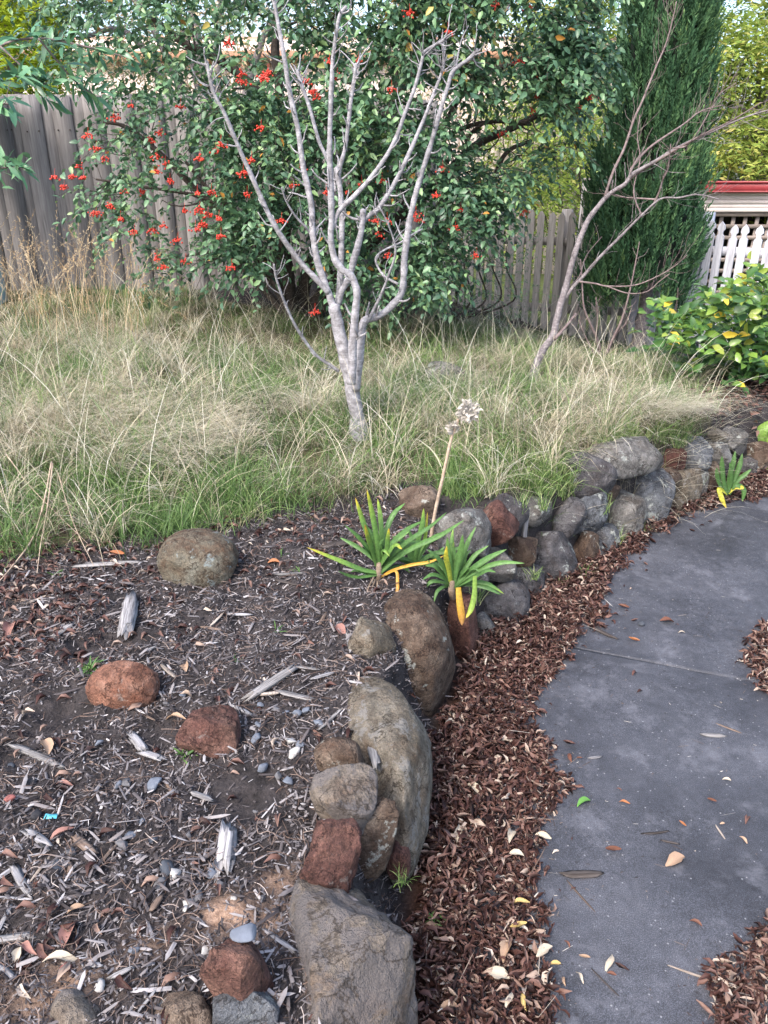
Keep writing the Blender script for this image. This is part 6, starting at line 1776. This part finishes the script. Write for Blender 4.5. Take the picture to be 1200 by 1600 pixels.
CH = [(425, 1072, 78, -32, 15, 'grey', 'ridged grey weathered'), (462, 1092, 66, 15, 9, 'grey', 'slim grey'), (520, 1125, 56, -45, 6, 'grey', 'thin slanting grey'), (202, 967, 52, 98, 24, 'white', 'broad whitish split'),
      (170, 884, 104, -5, 9, 'grey', 'long narrow silvery'), (540, 853, 64, -12, 14, 'dark', 'charred dark grey'), (60, 1187, 88, 22, 11, 'grey', 'thick silvery'), (372, 963, 42, 2, 6, 'white', 'narrow white'), (442, 1013, 36, -8, 9, 'brown', 'blunt brown'),
      (216, 1165, 30, 50, 12, 'white', 'short white'), (262, 1051, 28, 42, 6, 'pale', 'small tan'), (377, 1113, 34, 25, 7, 'white', 'flat pale'), (240, 1184, 28, 18, 12, 'white', 'flat chalky'), (225, 1023, 46, -28, 6, 'grey', 'slanting grey'),
      (340, 972, 26, -45, 5, 'pale', 'little tan'), (60, 1315, 34, 35, 15, 'white', 'ribbed white'), (37, 1387, 54, 55, 12, 'white', 'curved bleached'), (12, 1367, 34, -35, 9, 'white', 'bleached pointed'), (130, 1323, 32, 42, 14, 'brown', 'stout brown'),
      (65, 1365, 50, -52, 5, 'pale', 'slender tan'), (315, 1250, 36, 20, 9, 'grey', 'striped grey'), (267, 1238, 38, 55, 5, 'brown', 'thin brown'), (553, 1417, 52, 22, 6, 'white', 'straight silvery'), (528, 1432, 46, -2, 8, 'grey', 'grey splinter-like'),
      (492, 1480, 34, -70, 8, 'white', 'upright white'), (491, 1457, 22, 85, 12, 'white', 'stubby white'), (435, 1475, 60, 35, 8, 'white', 'split silvery'), (465, 1493, 46, 30, 7, 'grey', 'grey curling'), (410, 1582, 60, -60, 9, 'grey', 'long standing grey'),
      (432, 1570, 50, -45, 9, 'brown', 'brown slanted'), (232, 1572, 44, -52, 5, 'white', 'thin white'), (245, 1415, 28, -55, 10, 'brown', 'brown flaky'), (170, 1342, 46, -50, 6, 'brown', 'dull brown'), (185, 1385, 50, -60, 6, 'dark', 'dark slim'),
      (22, 1410, 60, 3, 5, 'white', 'straight white'), (8, 1445, 50, -62, 6, 'white', 'white upright'), (20, 1470, 60, -6, 12, 'grey', 'bundled grey'), (110, 1362, 20, 80, 10, 'brown', 'short brown'), (190, 1530, 36, -25, 9, 'grey', 'frayed grey'),
      (150, 1514, 20, 5, 9, 'white', 'stubby chalky'), (12, 1525, 30, 40, 9, 'white', 'rounded white'), (330, 985, 30, 10, 6, 'brown', 'small brown'), (480, 1050, 40, 8, 6, 'grey', 'slender grey'), (505, 1060, 36, -15, 7, 'white', 'bright grey'),
      (100, 990, 36, 150, 9, 'grey', 'dull grey'), (420, 1090, 34, -6, 6, 'pale', 'light tan'), (275, 1010, 30, 40, 6, 'brown', 'broken brown'), (60, 940, 44, -20, 6, 'pale', 'bleached thin'), (455, 900, 50, -3, 6, 'grey', 'greyish long'), (450, 915, 36, 12, 9, 'dark', 'blackened'),
      (505, 970, 30, -60, 6, 'brown', 'reddish'), (546, 1005, 36, 80, 7, 'white', 'upright silver'), (220, 1120, 50, 30, 4, 'brown', 'twiggy brown'), (125, 1185, 70, 28, 4, 'brown', 'twig-thin brown')]
for c_ in CH:
    px, py, L, ang, w, tone, word = c_
    chunk(px, py, L, ang, w, tone, word, bend=.06 if 'curv' in word else random.uniform(-.02, .02), split=w > 11)
chunk(354, 1332, 58, 96, 26, 'white', 'splintered white', split=True, zadd=.004, flat=.35)
o = chunk(580, 1196, 72, 78, 14, 'grey', 'deeply grooved grey', shape='wood strip', split=True, zadd=0.06)
# the pale strip standing in the wall
g = PZ(817, 815, .30)
V, Q, T = chunk_geo(.13, .026, .012, 77, 0.0, True)
me = mesh('wood_strip', V, Q, T, M_W['white'], None, False)
o = link('wood_strip', me, None, g + np.array([0, -.05, 0]), 'pale strip of weathered wood standing upright between the wall rocks', 'wood piece'); o.rotation_euler = (0, math.radians(86), math.radians(80))
GPD = 'wood pieces and leaves lying by the path'
for (px, py, L, ang, w, tone, word) in [(750, 1370, 68, 14, 9, 'grey', 'knotty silver'), (806, 1386, 60, 42, 7, 'brown', 'straight brown'), (910, 1368, 60, -2, 12, 'dark', 'dark split'), (826, 1482, 40, 10, 16, 'grey', 'broad dark-grey'), (1115, 1150, 36, 2, 8, 'grey', 'pale grey'),
                                        (1025, 1302, 42, -6, 4, 'dark', 'dark curved'), (1047, 1316, 28, 12, 4, 'dark', 'black thin'), (907, 1400, 66, 48, 3, 'brown', 'twig-like brown'), (945, 1535, 60, 45, 3, 'dark', 'twig-like dark'), (1120, 1535, 165, 18, 4, 'pale', 'very long pale'),
                                        (1137, 1138, 44, 22, 4, 'brown', 'short twig-like'), (940, 988, 50, 28, 7, 'dark', 'blackish curved'), (1170, 1545, 60, 12, 12, 'grey', 'heavy grey'), (790, 1660, 40, 40, 8, 'grey', 'grey'), (1125, 1300, 26, 55, 3, 'pale', 'hair-thin pale'), (930, 1184, 20, -6, 5, 'white', 'tiny white')]:
    if py < 1600: chunk(px, py, L, ang, w, tone, word, shape='wood piece' if w > 6 else 'stick', onpath=True, group=GPD, bend=.05 if 'curved' in word else .01, zadd=.012 if px < 860 else 0)

# loose leaves one can tell apart
M_LT = {'tan': m_plain('tan_leaf', (0.34, 0.23, 0.155), .6, 60, .3), 'cream': m_plain('cream_leaf', (0.42, 0.36, 0.28), .6, 60, .2), 'orange': m_plain('orange_leaf', (0.30, 0.12, 0.05), .6, 60, .3), 'brown': m_plain('brown_leaf', (0.13, 0.055, 0.035), .6, 60, .3),
        'yellow': m_plain('yellow_leaf', (0.42, 0.31, 0.12), .6, 60, .2), 'green': m_plain('green_leaf', (0.10, 0.24, 0.05), .5, 60, .2), 'pink': m_plain('pinkish_leaf', (0.26, 0.135, 0.11), .6, 60, .2)}
lm = {}
LL_ = [(952, 1507, 28, -60, 'cream', 'curled'), (906, 1529, 22, 65, 'cream', 'pointed'), (913, 1500, 18, 10, 'tan', 'small'), (867, 1509, 18, 0, 'yellow', 'oval'), (880, 1535, 18, 80, 'tan', 'narrow'), (955, 1525, 16, 20, 'brown', 'crumpled'), (1055, 1347, 32, -28, 'tan', 'twisted'),
       (1087, 1445, 22, 25, 'brown', 'shrivelled'), (886, 1478, 14, 50, 'brown', 'rolled'), (975, 1256, 18, 20, 'orange', 'bright'), (1111, 1254, 15, 5, 'brown', 'small'), (957, 1332, 24, -10, 'brown', 'ragged'), (1135, 1221, 14, 10, 'cream', 'small'), (912, 1256, 24, -25, 'green', 'feathery'),
       (990, 1003, 18, 10, 'orange', 'dry'), (974, 951, 18, 10, 'brown', 'folded'), (1042, 972, 22, 0, 'brown', 'broken'), (1161, 1315, 16, 40, 'tan', 'tiny'), (1066, 1291, 14, 30, 'orange', 'thin'), (715, 1308, 30, -70, 'cream', 'pointed'), (742, 1238, 30, 35, 'cream', 'flat'),
       (798, 1310, 24, -75, 'cream', 'pale'), (806, 1340, 24, 15, 'cream', 'broad'), (672, 1315, 26, 30, 'tan', 'wide'), (848, 1312, 26, 20, 'cream', 'narrow'), (812, 1415, 30, 5, 'yellow', 'rounded'), (810, 1455, 26, -20, 'yellow', 'oval'), (790, 1490, 34, -70, 'tan', 'upright'),
       (850, 1492, 28, -30, 'cream', 'big'), (778, 1528, 38, 12, 'cream', 'long'), (680, 1524, 32, -10, 'cream', 'oval'), (795, 1568, 28, -60, 'cream', 'rounded'), (817, 1570, 28, 80, 'yellow', 'cupped'), (700, 1580, 34, -20, 'tan', 'broad'), (1065, 990, 12, 0, 'cream', 'tiny'),
       (97, 1506, 54, 0, 'cream', 'long'), (110, 1468, 50, -68, 'pink', 'long'), (95, 1312, 48, -25, 'pink', 'slim'), (45, 1490, 32, 50, 'pink', 'short'), (16, 988, 24, -75, 'pink', 'upright'), (360, 888, 26, 5, 'orange', 'flat'), (428, 886, 20, 5, 'orange', 'curled'), (530, 990, 26, 50, 'pink', 'rusty'),
       (290, 1048, 16, 80, 'tan', 'small'), (75, 1175, 24, 70, 'tan', 'pointed'), (30, 1500, 28, 100, 'cream', 'narrow'), (102, 1233, 26, 5, 'pink', 'oval'), (185, 872, 24, 0, 'orange', 'dull'), (275, 1128, 30, 12, 'tan', 'flat'), (120, 1432, 30, -20, 'tan', 'bent'),
       (905, 1188, 9, 0, 'brown', 'crumb-like'), (890, 1186, 12, 70, 'brown', 'curled'), (967, 1236, 10, 20, 'brown', 'tiny'), (1128, 1290, 8, 0, 'tan', 'minute')]
for (px, py, L, ang, tone, word) in LL_:
    onp = px > 640
    g = PZ(px, py, .03 if px < 860 else PATH_TOP) if onp else G(px, py)
    p0, p1 = ground_dir(px, py, ang, g[2]); d = p1 - p0; mp = np.linalg.norm(d) / 8
    key = (tone, (px + py) % 4)
    if key not in lm: lm[key] = mesh('fallen_leaf', LH[key[1]][0] - np.array([.5, 0, 0]), None, LH[key[1]][1], M_LT[tone])
    o = link('fallen_leaf', lm[key], None, (g[0], g[1], g[2] + (.008 if (onp and px >= 860) else .014)), unique_label(word + ' ' + tone + ' leaf', px, py), 'leaf', GPD if onp else 'single leaves on the mulch')
    o.rotation_euler = (random.uniform(-.35, .35), random.uniform(-.2, .2), math.atan2(d[1], d[0])); s = L * mp; o.scale = (s, s * 1.05, s)

# gravel stones one can tell apart
ST_ = [(411, 1207, 20, 'b', 'flat'), (450, 1225, 20, 'b', 'angular'), (435, 1216, 14, 'g', 'small'), (205, 1307, 24, 'b', 'blocky'), (194, 1327, 26, 'g', 'squarish'), (235, 1318, 24, 'd', 'flat dark'), (260, 1363, 34, 'd', 'large dark'), (330, 1372, 18, 'b', 'small'), (336, 1357, 18, 'd', 'rounded dark'),
       (343, 1385, 16, 'g', 'little'), (205, 1440, 28, 'k', 'black angular'), (211, 1488, 20, 'b', 'round smooth'), (365, 1409, 16, 'w', 'pale'), (379, 1401, 12, 'b', 'tiny'), (222, 1285, 12, 'b', 'upright'), (265, 1256, 18, 'b', 'oval'), (241, 1231, 28, 'b', 'long'), (201, 1230, 22, 'g', 'chunky'),
       (184, 1232, 18, 'b', 'slanted'), (220, 1257, 16, 'd', 'low'), (90, 1362, 30, 'd', 'broad dark'), (111, 1337, 24, 'g', 'ridged'), (155, 1548, 26, 'w', 'pale pinkish'), (104, 1518, 26, 'r', 'dull red'), (295, 1308, 14, 'g', 'flat'), (409, 1408, 15, 'g', 'round'), (400, 1273, 12, 'g', 'small'),
       (320, 1492, 20, 'w', 'white'), (273, 1372, 22, 'w', 'chalky'), (250, 1391, 28, 'g', 'rough'), (447, 1115, 15, 'b', 'pale blue'), (464, 1117, 18, 'b', 'cube-like'), (479, 1115, 17, 'b', 'squared'), (501, 1132, 22, 'b', 'flat'), (407, 1105, 16, 'b', 'pale blue'), (432, 1113, 15, 'g', 'small'),
       (407, 1139, 20, 'b', 'smooth'), (400, 1161, 20, 'b', 'sloping'), (456, 1161, 18, 'w', 'bright white'), (468, 1167, 16, 'b', 'blue'), (428, 1163, 14, 'b', 'little'), (286, 1090, 12, 'b', 'little'), (260, 1105, 13, 'g', 'small'), (460, 1182, 26, 'w', 'flat pale'), (18, 1202, 16, 'd', 'dark'),
       (45, 1230, 24, 'k', 'black'), (60, 1279, 22, 'k', 'black jagged'), (17, 1255, 20, 'r', 'small red'), (310, 1405, 24, 'g', 'brownish'), (400, 1515, 14, 'b', 'small'), (290, 1425, 14, 'w', 'cream'), (297, 1417, 22, 'w', 'cream'), (155, 1165, 14, 'b', 'bluish'), (150, 945, 18, 'b', 'bluish'), (378, 880, 14, 'b', 'bluish'),
       (1002, 977, 12, 'd', 'dark bud-like')]
TONE = {'b': (m_plain('gravel_blue', (0.135, 0.152, 0.185), .8, 40, .3, .5), 'blue-grey'), 'g': (m_plain('gravel_grey', (0.12, 0.118, 0.125), .8, 40, .4, .5), 'grey'), 'd': (m_plain('gravel_dark', (0.06, 0.068, 0.082), .8, 40, .4, .5), 'grey'),
        'k': (m_plain('gravel_black', (0.022, 0.022, 0.026), .7, 40, .4, .5), 'charcoal'), 'w': (m_plain('gravel_white', (0.40, 0.38, 0.36), .8, 40, .2, .5), 'white'), 'r': (m_plain('gravel_red', (0.24, 0.085, 0.075), .8, 40, .3, .5), 'reddish')}
for i, (px, py, w, tn, word) in enumerate(ST_):
    g = PZ(px, py, PATH_TOP) if px > 900 else G(px, py)
    s = w * axis_depth(g) / FPX / 2 * .9
    V, T = rock_geo(1000 + i, 2, 12, (.42, .8), .05, 1.6, 1.0, 3.5)
    V = V * np.array([s, s * random.uniform(.7, .95), s * random.uniform(.45, .7)])
    me = mesh('stone', V, None, T, TONE[tn][0], None, False)
    col = TONE[tn][1]; desc = word if col in word or ('black' in word) or ('white' in word) or ('red' in word) or ('blue' in word) else word + ' ' + col
    o = link('stone', me, None, (g[0], g[1], g[2] + s * .22 + .003), unique_label(desc + ' stone', px, py), 'stone', 'gravel stones on the mulch' if px < 900 else None)
    o.rotation_euler = (random.uniform(-.2, .2), random.uniform(-.2, .2), random.uniform(0, 6))
# pale stone lying on the pyramid rock, blue scrap of foil
g = PZ(380, 1457, .43); V, T = rock_geo(2001, 3, 8, (.6, .85), .04); V = V * np.array([.022, .018, .007])
link('stone', mesh('stone', V, None, T, TONE['b'][0], None, False), None, g, 'pale blue-grey flat stone resting on the peak of the pyramid rock', 'stone')
g = G(82, 1287)
V = np.array([(-.014, -.006, .0), (.0, -.007, .003), (.014, -.005, .001), (.013, .006, .004), (.001, .007, .001), (-.013, .006, .004)])
V = np.vstack([V, V - np.array([0, 0, .0006])])
Q = np.array([(0, 1, 4, 5), (1, 2, 3, 4), (6, 11, 10, 7), (7, 10, 9, 8), (0, 6, 7, 1), (1, 7, 8, 2), (2, 8, 9, 3), (3, 9, 10, 4), (4, 10, 11, 5), (5, 11, 6, 0)])
link('foil_scrap', mesh('foil_scrap', V, Q, None, m_plain('turquoise_foil', (0.12, 0.50, 0.60), .25, 60, .3, .1, .6), None, False), None, g + np.array([0, 0, .012]), 'tiny turquoise scrap of wrapper lying on the mulch at the left', 'scrap')

# weeds
M_WEED = m_varied('weed_leaf', [(0, (0.05, 0.12, 0.04)), (1, (0.14, 0.26, 0.07))], .5, .3)
for (px, py, s, n, lab) in [(370, 1040, .022, 10, 'flat green seedling in the middle of the mulch'), (435, 990, .03, 8, 'upright grassy seedling right of the middle of the mulch'), (143, 1050, .035, 26, 'feathery green weed behind the orange oval rock'), (292, 1186, .03, 26, 'feathery green weed at the left foot of the reddish rock'),
                            (465, 895, .03, 8, 'wispy green weed behind the left strap-leaved plant'), (440, 872, .03, 9, 'thin green shoots right of the largest egg rock'), (88, 900, .03, 9, 'small grassy weed below the left grass edge'), (676, 1440, .022, 22, 'yellow-green conifer sprig lying on the leaf litter')]:
    g = PZ(px, py, .035) if px > 640 else G(px, py)
    d = rand_dirs(n, rng); d[:, 2] = np.abs(d[:, 2]) * .9 + .1
    pos = g + d * s * .4
    V, Q, T, R = leaves_mesh(np.tile(g + np.array([0, 0, .002]), (n, 1)) + rng.normal(size=(n, 3)) * np.array([.006, .006, .001]), d, np.array([0, 0, 1.0]) + rng.normal(size=(n, 3)) * .3, rng.uniform(.7, 1.3, n) * s, rng.random(n), leaf_template(.16 if n > 8 else .12, .1, .2))
    A = Acc(); A.add(V, None, T, R); V, Q, T, R = A.data()
    thing_mesh('weed', V, None, T, M_WEED, label=lab, cat='weed', rnd=R, base=g)
# fallen bent stalks from the dry grass, left foreground
for k, (pxs, r) in enumerate([([(90, 772), (75, 820), (55, 860), (20, 895), (-10, 925)], .004), ([(92, 775), (80, 830), (68, 870), (60, 905)], .003), ([(100, 790), (120, 850), (150, 905)], .002), ([(20, 760), (60, 800), (140, 870)], .002)]):
    P = smooth_line(np.array([G(a, c_) + np.array([0, 0, h_]) for (a, c_), h_ in zip(pxs, (.14, .09, .05, .02, .01))]), 5)
    V, Q, T = tube(P, np.linspace(r, r * .5, len(P)), 6, .1, k)
    thing_mesh('dry_stalk', V, Q, T, M_DRYST, label=['thickest bent straw stalk leaning out of the left grass edge', 'second straw stalk hanging beside the thickest one', 'short thin straw stalk slanting right over brown leaves', 'thin straw stalk slanting down through the left green grass'][k], cat='stalk', group='bent straw stalks at the left grass edge')
